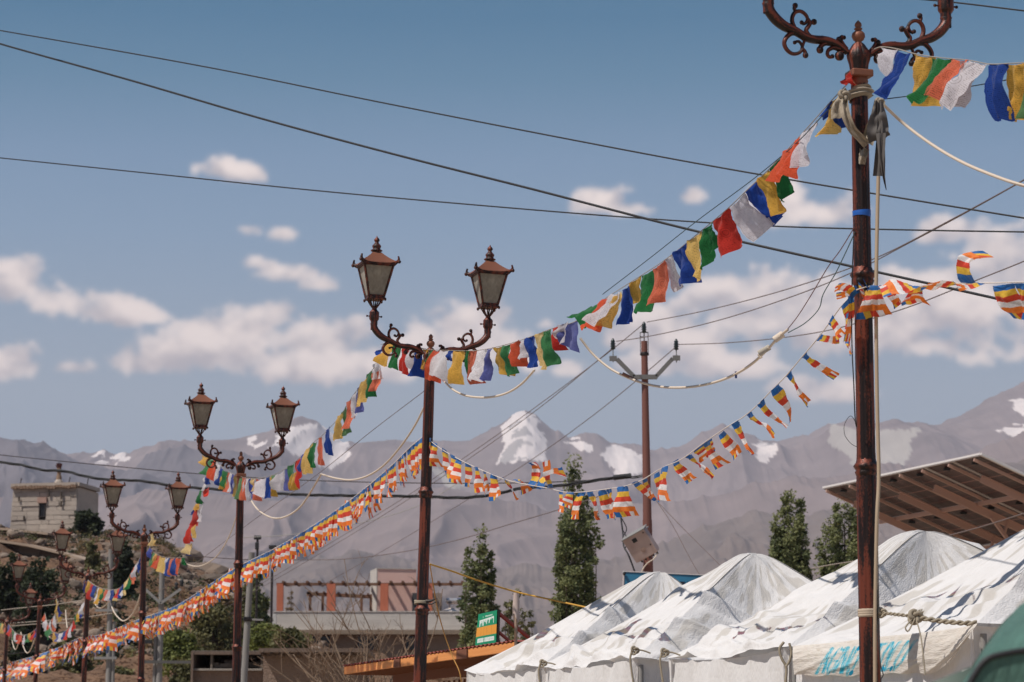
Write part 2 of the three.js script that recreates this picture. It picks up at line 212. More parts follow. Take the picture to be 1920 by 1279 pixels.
// ---------------------------------------------------------------- the two-armed lamp posts
const LAMP_H = 6.15, ARM = 0.605, TURN = 0.2653;
function makeLamp() {
  const root = thing('lamp_post'), H = LAMP_H, k = 0.98 * 0.0035, u = 0.00338;
  const S = (a) => a.map(([x, y]) => V((x / 6.857 - 212) * k, H - (y / 6.857 - 38) * u, 0));   // from the ironwork's own outline
  // shaft: faintly fluted, with a thicker foot
  const flute = (prof, n) => { const g = lathe(prof, 48), p = g.attributes.position; for (let i = 0; i < p.count; i++) { const a = Math.atan2(p.getZ(i), p.getX(i)), f = 1 - n * Math.pow(Math.abs(Math.cos(a * 6)), 6); p.setX(i, p.getX(i) * f); p.setZ(i, p.getZ(i) * f); } g.computeVertexNormals(); const q = g.attributes.uv; for (let i = 0; i < q.count; i++) q.setY(i, p.getY(i)); return g; };
  part('shaft', flute([[0.17, -0.25], [0.17, 0.35], [0.12, 0.45], [0.085, 0.6], [0.066, 0.75], [0.0635, 3.2], [0.062, 3.32], [0.0585, 3.4], [0.0565, 4.6], [0.053, 5.75], [0.053, H - 0.41]], 0.07), M.bronze, root);
  for (const y of [3.3, 4.5]) part('collar', lathe([[0.056, y - 0.06], [0.064, y - 0.05], [0.072, y - 0.028], [0.064, y - 0.018], [0.074, y - 0.004], [0.081, y + 0.008], [0.074, y + 0.02], [0.066, y + 0.028], [0.06, y + 0.05], [0.054, y + 0.06]], 24), M.bronze, root);
  part('block_collar', [new RoundedBoxGeometry(0.142, 0.048, 0.142, 2, 0.01).translate(0, H - 0.355, 0), lathe([[0.05, H - 0.43], [0.058, H - 0.4], [0.05, H - 0.38], [0.05, H - 0.33]], 20)], M.copper, root);
  { // capital: a leaf-ribbed bell
    const g = lathe([[0.05, H - 0.335], [0.058, H - 0.32], [0.062, H - 0.29], [0.073, H - 0.255], [0.078, H - 0.228], [0.07, H - 0.205], [0.052, H - 0.18], [0.038, H - 0.158], [0.028, H - 0.15]], 32), p = g.attributes.position;
    for (let i = 0; i < p.count; i++) { const a = Math.atan2(p.getZ(i), p.getX(i)), f = 1 - 0.16 * Math.pow(Math.abs(Math.cos(a * 4)), 4); p.setX(i, p.getX(i) * f); p.setZ(i, p.getZ(i) * f); } g.computeVertexNormals();
    part('capital', g, M.bronze, root);
  }
  part('finial', lathe([[0.022, H - 0.108], [0.03, H - 0.1], [0.018, H - 0.09], [0.034, H - 0.077], [0.0435, H - 0.055], [0.04, H - 0.035], [0.024, H - 0.02], [0.017, H - 0.014], [0.026, H - 0.008], [0.026, H - 0.002], [0.016, H + 0.002], [0.0235, H + 0.016], [0.021, H + 0.03], [0.011, H + 0.042], [0.002, H + 0.052]], 20).translate(0, -0.052, 0), M.copper, root);
  const flat = (g, z = 0) => g.scale(1, 1, 1.15).translate(0, 0, z);
  const curls = [
    [[[590, 430], [562, 350], [568, 280], [605, 222], [670, 203], [735, 235], [768, 290], [750, 345], [712, 368], [690, 350]], 0.0155, 0.010],
    [[[610, 215], [592, 170], [606, 135]], 0.011, 0.013],
    [[[768, 300], [800, 350], [776, 400], [748, 445], [775, 505], [845, 545], [960, 548]], 0.014, 0.016],
    [[[795, 365], [826, 338], [856, 330]], 0.011, 0.014],
    [[[720, 560], [640, 512], [560, 503], [485, 560], [452, 640], [482, 720], [560, 772], [650, 752], [695, 690], [682, 640], [640, 602], [592, 622]], 0.018, 0.009],
    [[[690, 690], [728, 735], [735, 778]], 0.011, 0.014],
    [[[860, 565], [740, 570], [712, 620], [692, 690]], 0.012, 0.009],
    [[[1090, 606], [1000, 605], [948, 640], [930, 692]], 0.014, 0.017],
    [[[1200, 668], [1110, 652], [1042, 692], [1030, 748], [1065, 782], [1096, 766]], 0.017, 0.01],
    [[[1260, 690], [1215, 705], [1192, 752]], 0.013, 0.022],
    [[[1292, 660], [1244, 596], [1216, 535], [1222, 492], [1258, 505]], 0.015, 0.010],
    [[[1225, 560], [1192, 540]], 0.012, 0.015],
  ];
  for (const s of [-1, 1]) {
    const mirror = (g) => { if (s > 0) { g.scale(-1, 1, 1); if (!g.index) g.setIndex([...Array(g.attributes.position.count).keys()]); const q = g.index.array; for (let i = 0; i < q.length; i += 3) { const t = q[i]; q[i] = q[i + 1]; q[i + 1] = t; } } return g; };
    const a = S([[1300, 700], [1180, 612], [1080, 575], [1000, 562], [860, 562], [760, 545], [600, 470], [450, 412], [330, 320], [250, 200], [218, 90], [215, -30]]);
    a[a.length - 1].x = -ARM; a[a.length - 2].x = -ARM + 0.002;
    const arm = part('arm', mirror(flat(tube(a, (t) => 0.027 + 0.008 * smooth(0.45, 0.75, t) - 0.006 * smooth(0.25, 0, t), 10, 46))), M.bronze, root);
    for (const [pts, r0, r1] of curls) {
      const q = S(pts), e = q[q.length - 1];
      part('scroll', mirror(merge([flat(tube(q, (t) => lerp(r0, r1, t), 8, Math.max(6, q.length * 4))), ball(r1 * 1.45, e.x, e.y, 0, 1, 1, 1, 8)])), M.bronze, arm);
    }
    // lantern
    const L = new THREE.Group(); L.name = 'lantern'; L.position.set(s * ARM, H + 0.06, 0); root.add(L);
    part('neck', [lathe([[0.034, -0.06], [0.034, -0.01], [0.04, 0], [0.03, 0.02], [0.05, 0.05], [0.052, 0.06], [0.052, 0.12], [0.046, 0.13], [0.03, 0.145], [0.024, 0.165], [0.03, 0.175]], 12), tube([V(-0.075, 0.08, 0), V(0.075, 0.08, 0)], 0.006, 6), ball(0.011, 0.075, 0.08, 0), ball(0.011, -0.075, 0.08, 0)], M.bronze, L);
    part('cage', [...[0, 1, 2, 3, 4, 5, 6, 7].map((i) => { const a2 = i / 8 * Math.PI * 2 + 0.39; return tube([V(Math.cos(a2) * 0.018, 0.165, Math.sin(a2) * 0.018), V(Math.cos(a2) * 0.045, 0.2, Math.sin(a2) * 0.045), V(Math.cos(a2) * 0.078, 0.255, Math.sin(a2) * 0.078)], 0.0075, 5, 5); }), box(0.185, 0.018, 0.185, 0, 0.26, 0, 0.004), ...[[-1, -1], [1, -1], [1, 1], [-1, 1]].map(([a3, b3]) => ball(0.014, a3 * 0.09, 0.252, b3 * 0.09, 1, 1.3, 1, 8))], M.bronze, L);
    const wb = 0.077, wt = 0.155, yb = 0.27, yt = 0.615, fr = [];
    for (const [x, z] of [[-1, -1], [1, -1], [1, 1], [-1, 1]]) fr.push(beam(V(x * wb, yb, z * wb), V(x * wt, yt, z * wt), 0.018, 0.018));
    for (const [w, y, h] of [[wb, yb + 0.012, 0.026], [wt, yt - 0.012, 0.028]]) for (const [dx, dz] of [[0, 1], [0, -1], [1, 0], [-1, 0]]) fr.push(dx ? box(0.016, h, 2 * w, dx * w, y, 0) : box(2 * w, h, 0.016, 0, y, dz * w));
    part('frame', fr, M.bronze, L);
    for (let i = 0; i < 4; i++) {
      const sh = grid(2, 3, (a4, b4) => { const w = lerp(wb, wt, b4) - 0.006, y = lerp(yb + 0.01, yt - 0.01, b4); return V((a4 * 2 - 1) * (w - 0.004), y, w); });
      part('glass_pane', sh.rotateY(i * Math.PI / 2), M.glass, L);
    }
    part('bulb', lathe([[0.02, 0.27], [0.022, 0.33], [0.035, 0.36], [0.05, 0.42], [0.035, 0.47], [0.002, 0.485]], 10), M.cream, L);
    // roof: four concave slopes with upturned corners
    const roof = [], e = 0.183, hip = (i) => [[-1, 1], [1, 1], [1, -1], [-1, -1]][i % 4];
    for (let i = 0; i < 4; i++) { const [ax, az] = hip(i), [bx, bz] = hip(i + 1); roof.push(grid(6, 6, (p, q) => { const w = lerp(e, 0.045, q), y = 0.615 + 0.13 * Math.pow(q, 1.1) + 0.024 * Math.pow(Math.abs(2 * p - 1), 3) * (1 - q) * (1 - q); return V(lerp(ax, bx, p) * w, y, lerp(az, bz, p) * w); })); }
    part('roof', roof, M.copper, L);
    part('eave_moulding', [...[[0, 1], [0, -1], [1, 0], [-1, 0]].map(([dx, dz]) => dx ? box(0.02, 0.022, 0.34, dx * 0.168, 0.612, 0, 0.004) : box(0.34, 0.022, 0.02, 0, 0.612, dz * 0.168, 0.004)), ...[[-1, -1], [1, -1], [1, 1], [-1, 1]].flatMap(([x, z]) => [tube([V(x * 0.14, 0.622, z * 0.14), V(x * 0.178, 0.628, z * 0.178), V(x * 0.196, 0.655, z * 0.196), V(x * 0.19, 0.69, z * 0.19)], (t) => 0.027 - 0.018 * t, 6, 8), ball(0.02, x * 0.2, 0.632, z * 0.2, 1, 1, 1, 6)])], M.bronze, L);
    part('finial', lathe([[0.05, 0.728], [0.054, 0.742], [0.04, 0.752], [0.06, 0.763], [0.062, 0.772], [0.045, 0.78], [0.038, 0.793], [0.046, 0.808], [0.047, 0.82], [0.034, 0.835], [0.022, 0.848], [0.018, 0.86], [0.028, 0.87], [0.03, 0.882], [0.022, 0.896], [0.008, 0.91], [0.002, 0.925]], 14), M.bronze, L);
  }
  return root;
}
const lampSpots = [
  [1609, 38, 1632, 16.35, 'tallest and nearest brown lamp post, cloth rags and blue tape round it'],
  [808, 626, 787, 27.2, 'second nearest lamp post, its two lanterns against the sky above the flags'],
  [452, 846, 443, 38.6, 'lamp post with its lanterns just over the mountain ridge, grey leaning pole beside it'],
  [271, 983, 264, 49.1, 'lamp post whose lanterns stand right of the old white hilltop building'],
  [166, 1062, 157, 58.3, 'lamp post standing below the old hilltop building, grey concrete pole to its right'],
  [76, 1112, 66, 69.3, 'small distant lamp post second from the left end of the row'],
  [15, 1153, 7, 79.4, 'smallest and farthest lamp post, at the left end of the row'],
];
const lampProto = makeLamp();
tag(lampProto, lampSpots[0][4], 'lamp post', 'double-armed lamp posts along the street');
const lampTop = [];
lampSpots.forEach(([tx, ty, bx, D, label], i) => {
  const o = i ? copyOf(lampProto) : lampProto; o.userData.label = label;
  const T = at(tx, ty, D), B = at(bx, 1279, D), up = T.clone().sub(B).normalize();
  o.quaternion.setFromUnitVectors(V(0, 1, 0), up).multiply(new THREE.Quaternion().setFromAxisAngle(V(0, 1, 0), TURN));
  o.position.copy(T).addScaledVector(up, -LAMP_H); lampTop.push({ T, up, o });
});
// ---------------------------------------------------------------- cloth
const printTex = (() => { // worn block print: faint rows of marks and an open weave
  const c = document.createElement('canvas'); c.width = c.height = 256; const g = c.getContext('2d'); g.fillStyle = '#fff'; g.fillRect(0, 0, 256, 256);
  for (let y = 14; y < 244; y += 9) for (let x = 12; x < 244;) { const w = rr(2, 9); if ((y > 90 && y < 170 && x > 90 && x < 166)) { x += w; continue; } g.fillStyle = `rgba(60,50,45,${rr(0.1, 0.5)})`; g.fillRect(x, y + rr(-1, 1), w, rr(1.5, 4)); x += w + rr(1, 5); }
  g.strokeStyle = 'rgba(60,50,45,0.4)'; g.lineWidth = 2; g.strokeRect(6, 6, 244, 244); g.beginPath(); g.arc(128, 130, 30, 0, 7); g.stroke(); g.beginPath(); g.arc(128, 130, 16, 0, 7); g.stroke();
  for (let i = 0; i < 700; i++) { g.fillStyle = `rgba(255,255,255,${rr(0.1, 0.4)})`; g.fillRect(rr(0, 256), rr(0, 256), rr(4, 30), 1); g.fillStyle = `rgba(70,60,50,${rr(0.03, 0.12)})`; g.fillRect(rr(0, 256), rr(0, 256), 1, rr(4, 30)); }
  const t = new THREE.CanvasTexture(c); t.colorSpace = THREE.SRGBColorSpace; return t;
})();
const weave = tex(128, 128, (x, y) => 0.5 + 0.25 * Math.sin(x * 128 * 1.6) * Math.sin(y * 128 * 1.6) + 0.5 * (pn(x, y, 12, 6, 21) - 0.5), null, false);
const cloth = (c, tr = 0.5) => new THREE.MeshPhysicalMaterial({ color: c, map: printTex, roughness: 1, transmission: tr, thickness: 0, specularIntensity: 0.15, bumpMap: weave, bumpScale: 0.004, side: THREE.DoubleSide });
const FC = { b: [lin(0.025, 0.075, 0.36), lin(0.075, 0.10, 0.42), lin(0.15, 0.17, 0.46)], w: [lin(0.80, 0.77, 0.79), lin(0.68, 0.64, 0.67), lin(0.74, 0.71, 0.76)], r: [lin(0.68, 0.05, 0.035), lin(0.78, 0.12, 0.05), lin(0.80, 0.20, 0.11)], g: [lin(0.025, 0.19, 0.055), lin(0.07, 0.27, 0.10), lin(0.16, 0.33, 0.14)], y: [lin(0.82, 0.47, 0.085), lin(0.86, 0.57, 0.17), lin(0.86, 0.63, 0.28)] };
const FM = Object.fromEntries(Object.entries(FC).map(([k, v]) => [k, v.map((c) => cloth(c, k === 'w' ? 0.5 : 0.64))]));
const buddhist = (() => { // five bands along the fly and a sixth made of the five stacked
  const cols = [[0.015, 0.14, 0.42], [0.86, 0.52, 0.05], [0.70, 0.06, 0.025], [0.86, 0.82, 0.80], [0.88, 0.22, 0.025]];
  const t = tex(64, 192, (x, y) => { const k = Math.floor(y * 6), c = cols[k < 5 ? k : Math.min(4, Math.floor(x * 5))], n = 0.95 + 0.1 * pn(x, y, 20, 40, 31); return [0, 1, 2].map((i) => Math.pow(c[i], 1 / 2.2) * n); }); t.wrapS = t.wrapT = THREE.ClampToEdgeWrapping; t.minFilter = THREE.LinearFilter; return t;
})();
// mostly opaque satin-like print, and the same seen thin against the sun
const BM = [0.4, 0.55].map((tr) => new THREE.MeshPhysicalMaterial({ color: 0xffffff, map: buddhist, roughness: 0.65, transmission: tr, thickness: 0, specularIntensity: 0.5, side: THREE.DoubleSide }));

// a piece of cloth by its four corners (top left, top right, bottom right, bottom left), hanging in the wind
function clothGeo(c, { amp = 0.05, bend = V(0, 0, 0), nu = 8, nv = 10, waves, scallop = 0.12, twist = 0, pinch = 0.1 } = {}) {
  const [tl, tr, br, bl] = c, ph = rr(0, 6.28), k = waves ?? rr(0.7, 1.5), L = tl.distanceTo(bl) || 0.1, W = tl.distanceTo(tr), A = amp * Math.min(1, (W + L) * 2.2), s1 = rr(0, 99), ph2 = rr(0, 6.28), uc = rr(0.3, 0.7);
  const n = tr.clone().sub(tl).cross(bl.clone().sub(tl)).normalize();
  return grid(nu, nv, (u, v) => {
    const uu = lerp(u, 0.5, pinch * Math.sin(Math.PI * v) * (noise2(s1, v * 3) - 0.2)), p = tl.clone().lerp(tr, uu).lerp(bl.clone().lerp(br, uu), v);
    p.addScaledVector(bend, 4 * v * (1 - v));
    const f = Math.sin(u * Math.PI * 2 * k + ph + v * 1.6) * (0.25 + 0.75 * v) + 0.5 * Math.sin(v * 5.2 + ph2 + u * 1.3) * v + 0.9 * (noise2(u * 3.2 + s1, v * 3.2) - 0.5) + 0.7 * (noise2(u * 8 + s1, v * 5 + 7) - 0.5) + 0.3 * (noise2(u * 19 + s1, v * 14 + 2) - 0.5);
    p.addScaledVector(n, A * f * (v < 0.02 ? 0.25 : 1));
    p.addScaledVector(n, twist * (u - 0.5) * v);
    if (v < 0.001) p.y -= scallop * W * 0.35 * Math.sin(Math.PI * u);     // gathered between its ties
    p.y += (noise2(u * 4 + s1, v * 2 + 3) - 0.5) * 0.035 * L * v; p.x += (noise2(u * 3 + s1 + 9, v * 4) - 0.5) * 0.03 * L * v;
    return p;
  });
}
const cordMat = std(lin(0.32, 0.28, 0.24), 0.9), whiteCord = std(lin(0.62, 0.55, 0.5), 0.9);
// string of flags; every flag: colour, then eight numbers, the corners in photo pixels
function flagString(name, label, category, group, cordPts, list, { D = (x) => rowD(x) - 0.16, buddhistFlags = false, r = 0.0035, cord = cordMat } = {}) {
  const pts = cordPts.map(([x, y, d]) => at(x, y, d ?? D(x))), root = thing(name, label, category, pts[0], group), o = root.position;
  part('cord', tube(pts.map((p) => p.clone().sub(o)), r, 5, pts.length * 6), cord, root);
  list.forEach(([c, q, opt = {}], i) => {
    const jit = (i % 3 - 1) * 0.035 + rr(-0.02, 0.02), dz = opt.dz ?? rr(-0.1, 0.12);
    const P = [0, 1, 2, 3].map((k) => { const x = q[k * 2], y = q[k * 2 + 1], topX = k === 0 || k === 3 ? q[0] : q[2]; return at(x, y, D(topX) + jit + (k > 1 ? dz + (k === 2 ? 0.04 : -0.04) : 0)).sub(o); });
    const pxL = Math.hypot(q[6] - q[0], q[7] - q[1]), small = pxL < 55;
    const bend = opt.bend ? V(opt.bend[0], -opt.bend[1], 0).multiplyScalar(mpp(D(q[0]))) : V(rr(-0.02, 0.02), rr(-0.01, 0.01), rr(-0.02, 0.02));
    const g = clothGeo(P, { amp: buddhistFlags ? 0.028 : 0.036, bend, nu: small ? 6 : 14, nv: small ? 8 : 18, waves: buddhistFlags ? rr(0.3, 0.8) : undefined, scallop: buddhistFlags ? 0 : 0.1, twist: opt.twist ?? 0, pinch: buddhistFlags ? 0.2 : 0.06 });
    if (buddhistFlags && opt.flip) { const uv = g.attributes.uv; for (let k = 0; k < uv.count; k++) uv.setX(k, 1 - uv.getX(k)); }
    part('flag', g, buddhistFlags ? BM[rnd() < 0.5 ? 0 : 1] : FM[c][Math.min(2, Math.floor(Math.pow(rnd(), 1.3) * 3))], root);
  });
  return root;
}
const PFG = 'strings of five-coloured prayer flags between the lamp posts', BFG = 'strings of striped orange flags below the lanterns';

// 1. the string from the nearest post down to the second
flagString('prayer_flag_string', 'prayer flag string rising steeply from the second lamp post to the tall nearest post', 'prayer flags', PFG,
  [[1596, 150], [1560, 188], [1502, 253], [1441, 318], [1396, 361], [1366, 390], [1315, 433], [1246, 488], [1180, 531], [1125, 567], [1084, 600], [1033, 617], [988, 634], [942, 648], [895, 657], [841, 657], [802, 655], [766, 647], [743, 643], [728, 642], [714, 646]], [
  ['b', [1534, 220, 1558, 189, 1569, 206, 1544, 227]], ['b', [1565, 200, 1580, 190, 1590, 240, 1572, 238]], ['y', [1557, 193, 1576, 175, 1574, 248, 1536, 260]], ['r', [1577, 152, 1594, 135, 1602, 158, 1580, 158]],
  ['w', [1503, 251, 1532, 222, 1515, 290, 1491, 318]], ['g', [1442, 315, 1470, 289, 1478, 363, 1462, 382], { dz: 0.12 }], ['r', [1470, 285, 1502, 254, 1488, 332, 1447, 345], { dz: -0.12 }], ['y', [1420, 334, 1441, 319, 1470, 395, 1458, 404]], ['b', [1396, 360, 1419, 338, 1470, 398, 1451, 424], { dz: 0.1 }],
  ['w', [1369, 388, 1396, 362, 1437, 434, 1427, 441], { twist: 0.12 }], ['r', [1337, 414, 1366, 390, 1399, 459, 1350, 484]], ['g', [1317, 432, 1337, 416, 1339, 462, 1327, 507], { twist: 0.1 }], ['b', [1262, 472, 1288, 455, 1312, 527, 1269, 537]], ['y', [1288, 451, 1315, 434, 1315, 513, 1300, 529], { dz: -0.1 }],
  ['w', [1246, 488, 1262, 475, 1277, 541, 1267, 548], { dz: 0.14 }], ['r', [1224, 505, 1246, 488, 1248, 562, 1221, 574]], ['g', [1202, 517, 1225, 506, 1229, 584, 1191, 589]], ['y', [1180, 530, 1202, 517, 1205, 572, 1190, 568], { dz: 0.14 }], ['b', [1166, 544, 1180, 535, 1190, 605, 1154, 611]],
  ['y', [1150, 560, 1166, 546, 1153, 612, 1121, 616], { dz: 0.14 }], ['w', [1143, 556, 1165, 545, 1126, 606, 1098, 608]], ['r', [1125, 567, 1143, 556, 1119, 617, 1083, 613]], ['g', [1109, 575, 1125, 568, 1092, 605, 1059, 584], { dz: -0.12, bend: [0, 6] }],
  ['b', [1053, 607, 1084, 600, 1087, 662, 1045, 645]], ['w', [1047, 609, 1066, 602, 1056, 645, 1044, 635], { dz: 0.14 }], ['r', [1036, 615, 1049, 609, 1060, 657, 1043, 657]], ['g', [1018, 621, 1033, 617, 1055, 678, 1029, 687]], ['y', [1004, 626, 1018, 622, 1025, 694, 1015, 685]], ['b', [988, 633, 1001, 628, 1011, 687, 996, 690]],
  ['w', [974, 640, 988, 635, 991, 668, 977, 675]], ['r', [957, 645, 972, 637, 987, 688, 960, 687]], ['g', [941, 647, 957, 645, 974, 695, 951, 707]], ['y', [924, 651, 942, 649, 962, 707, 926, 695], { dz: 0.12 }], ['b', [912, 654, 924, 653, 914, 713, 900, 714]], ['w', [895, 657, 912, 655, 902, 714, 877, 713]],
  ['r', [883, 657, 895, 657, 900, 719, 886, 721], { dz: 0.12 }], ['g', [871, 657, 881, 657, 884, 716, 876, 718]], ['y', [851, 658, 868, 657, 867, 719, 846, 721]], ['b', [842, 657, 851, 657, 847, 678, 843, 676]], ['w', [826, 657, 841, 657, 838, 716, 798, 699]], ['r', [813, 656, 828, 657, 821, 718, 793, 709], { dz: 0.08 }],
  ['g', [802, 655, 815, 656, 805, 682, 800, 682]], ['y', [793, 654, 802, 655, 798, 692, 795, 692]], ['b', [779, 651, 791, 653, 790, 706, 764, 706]], ['w', [766, 647, 779, 650, 772, 695, 762, 688]], ['r', [754, 645, 766, 647, 760, 704, 749, 695]], ['g', [743, 644, 754, 645, 747, 695, 724, 688]], ['y', [728, 644, 743, 642, 726, 688, 705, 681]], ['b', [717, 645, 728, 642, 723, 654, 704, 666], { dz: 0.12 }]], { D: (x) => rowD(x) - 0.18 - 0.32 * smooth(815, 745, x) });
// 2. from the second post to the third
flagString('prayer_flag_string', 'prayer flag string sagging between the second post and the third post by the snow peak', 'prayer flags', PFG,
  [[716, 655], [702, 688], [690, 706], [661, 743], [643, 773], [611, 810], [587, 831], [565, 856], [540, 876], [511, 891], [480, 897], [460, 896], [440, 890], [424, 881], [406, 866], [392, 858], [380, 853]], [
  ['w', [699, 684, 714, 668, 712, 710, 697, 713]], ['r', [697, 700, 712, 693, 709, 732, 695, 735], { dz: 0.1 }], ['g', [688, 702, 698, 692, 702, 742, 685, 747]], ['y', [678, 716, 690, 706, 686, 752, 669, 764]], ['b', [669, 728, 679, 719, 680, 769, 662, 778], { dz: 0.1 }], ['w', [661, 743, 669, 733, 666, 778, 661, 785]], ['r', [649, 754, 661, 745, 657, 799, 642, 807]], ['g', [640, 774, 649, 761, 660, 811, 642, 819], { dz: 0.1 }], ['y', [633, 780, 643, 773, 638, 818, 626, 828]],
  ['b', [611, 807, 619, 799, 619, 855, 611, 849]], ['r', [597, 821, 604, 818, 603, 873, 598, 871]], ['g', [587, 830, 596, 828, 590, 873, 580, 876]], ['y', [575, 842, 587, 831, 580, 886, 564, 888]], ['b', [566, 855, 576, 844, 569, 880, 563, 886]], ['r', [555, 864, 564, 859, 561, 893, 554, 917]], ['g', [540, 873, 555, 866, 554, 900, 544, 911]], ['y', [548, 888, 558, 883, 555, 918, 545, 920], { dz: 0.1 }], ['b', [533, 880, 540, 877, 544, 921, 535, 921]], ['w', [518, 890, 533, 881, 535, 922, 508, 917]], ['g', [510, 892, 518, 888, 516, 917, 509, 912]], ['y', [506, 893, 511, 891, 516, 933, 509, 928], { dz: 0.1 }], ['b', [499, 895, 506, 893, 509, 933, 497, 935]],
  ['w', [489, 898, 499, 895, 499, 935, 473, 926]], ['r', [480, 897, 492, 898, 489, 940, 475, 938], { dz: 0.1 }], ['y', [471, 897, 480, 897, 477, 921, 473, 921]], ['b', [466, 897, 471, 897, 473, 935, 470, 935]], ['w', [460, 895, 469, 896, 468, 940, 459, 938]], ['r', [454, 895, 460, 895, 459, 938, 452, 938]], ['g', [447, 895, 455, 896, 449, 936, 439, 936]], ['y', [440, 891, 447, 893, 445, 933, 437, 928], { dz: 0.08 }], ['b', [435, 888, 440, 890, 435, 926, 429, 925]], ['w', [431, 886, 436, 888, 432, 924, 427, 921]], ['r', [426, 884, 432, 886, 428, 924, 423, 923]], ['g', [418, 880, 427, 884, 421, 917, 416, 911]], ['y', [415, 886, 422, 888, 421, 918, 410, 917], { dz: 0.1 }], ['b', [412, 873, 418, 880, 411, 912, 404, 907]], ['w', [406, 866, 413, 873, 405, 905, 403, 904]], ['r', [401, 862, 407, 867, 403, 904, 389, 897]], ['g', [392, 859, 401, 862, 391, 893, 380, 890]], ['y', [380, 854, 394, 857, 387, 878, 373, 868]]]);
// 3. from the third to the fourth
flagString('prayer_flag_string', 'prayer flag string dropping left of the third post then looping to the fourth post', 'prayer flags', PFG,
  [[396, 868], [388, 893], [379, 918], [371, 947], [366, 960], [361, 985], [354, 1018], [346, 1042], [334, 1046], [320, 1046], [306, 1044], [292, 1038], [282, 1028], [277, 1010]], [
  ['b', [386, 893, 396, 890, 392, 908, 386, 909]], ['w', [383, 896, 389, 894, 384, 921, 379, 920]], ['r', [383, 918, 392, 912, 387, 930, 384, 933]], ['g', [376, 920, 382, 912, 379, 943, 369, 945]], ['y', [366, 945, 374, 943, 370, 955, 362, 958]], ['w', [371, 950, 381, 945, 376, 978, 370, 979]], ['r', [364, 956, 372, 950, 367, 986, 358, 985]], ['b', [362, 955, 368, 952, 364, 965, 360, 966]], ['r', [360, 982, 366, 980, 362, 1016, 345, 1020]], ['y', [363, 985, 367, 983, 366, 1010, 361, 1008]], ['y', [345, 1018, 360, 1018, 356, 1040, 340, 1037]], ['b', [348, 1035, 354, 1034, 352, 1042, 348, 1042]], ['g', [341, 1045, 346, 1045, 345, 1060, 341, 1058]],
  ['r', [332, 1046, 340, 1046, 336, 1078, 328, 1076]], ['b', [326, 1046, 333, 1046, 330, 1080, 322, 1078]], ['r', [318, 1046, 327, 1046, 322, 1080, 315, 1078]], ['b', [311, 1045, 318, 1046, 312, 1080, 305, 1078]], ['y', [300, 1042, 310, 1045, 304, 1075, 290, 1070]], ['w', [310, 1045, 316, 1046, 312, 1076, 308, 1076]], ['r', [292, 1039, 300, 1042, 294, 1068, 286, 1064]], ['g', [286, 1034, 293, 1039, 288, 1066, 281, 1062]], ['y', [289, 1036, 294, 1039, 290, 1065, 286, 1063]], ['b', [280, 1024, 287, 1032, 282, 1050, 277, 1044]], ['y', [281, 1002, 286, 1000, 285, 1024, 279, 1022]], ['y', [286, 1010, 294, 1012, 292, 1024, 285, 1022]]]);
// 4. from the fourth to the fifth, and on; small cloths cycle through the five colours
function autoFlags(pts, n, len, lean, cyc = 'bwrgy') { const L = [], seg = pts.map(([x]) => x), out = []; for (let i = 0; i < n; i++) { const t0 = i / n, t1 = (i + 0.92) / n, P = (t) => { const f = t * (pts.length - 1), k = Math.min(pts.length - 2, Math.floor(f)); return [lerp(pts[k][0], pts[k + 1][0], f - k), lerp(pts[k][1], pts[k + 1][1], f - k)]; }; let a = P(t0), b = P(t1); if (a[0] > b[0]) [a, b] = [b, a]; const l = len * rr(0.75, 1.2), d = lean + rr(-4, 4); out.push([cyc[i % cyc.length], [a[0], a[1], b[0], b[1], b[0] + d + rr(-2, 2), b[1] + l, a[0] + d + rr(-2, 2), a[1] + l * rr(0.85, 1.05)]]); } return out; }
const auto = (label, pts, n, len, lean, cyc) => flagString('prayer_flag_string', label, 'prayer flags', PFG, pts, autoFlags(pts, n, len, lean, cyc), { r: 0.008 });
auto('short prayer flag string between the fourth post and the fifth, by the grey pole', [[265, 1042], [252, 1064], [238, 1088], [226, 1102], [212, 1106], [198, 1105], [186, 1102], [172, 1094], [160, 1084]], 19, 27, -5, 'bwrgywbry');
auto('prayer flag string between the fifth post and the sixth, loose flags blowing in a tangle', [[158, 1128], [150, 1140], [143, 1152], [134, 1172], [122, 1184], [108, 1188], [96, 1182], [88, 1166], [84, 1150]], 15, 20, -4, 'wbygrwrb');
auto('tattered prayer flags fluttering from the right arm of the sixth lamp post', [[106, 1122], [108, 1136], [104, 1150], [98, 1160], [92, 1166]], 6, 22, 3, 'ybywrw');
auto('farthest prayer flag string, at the lower left between the two smallest posts', [[70, 1176], [62, 1184], [50, 1190], [38, 1190], [28, 1186], [20, 1176], [12, 1166], [4, 1164], [-8, 1172]], 15, 19, -2, 'brygwrrwgr');
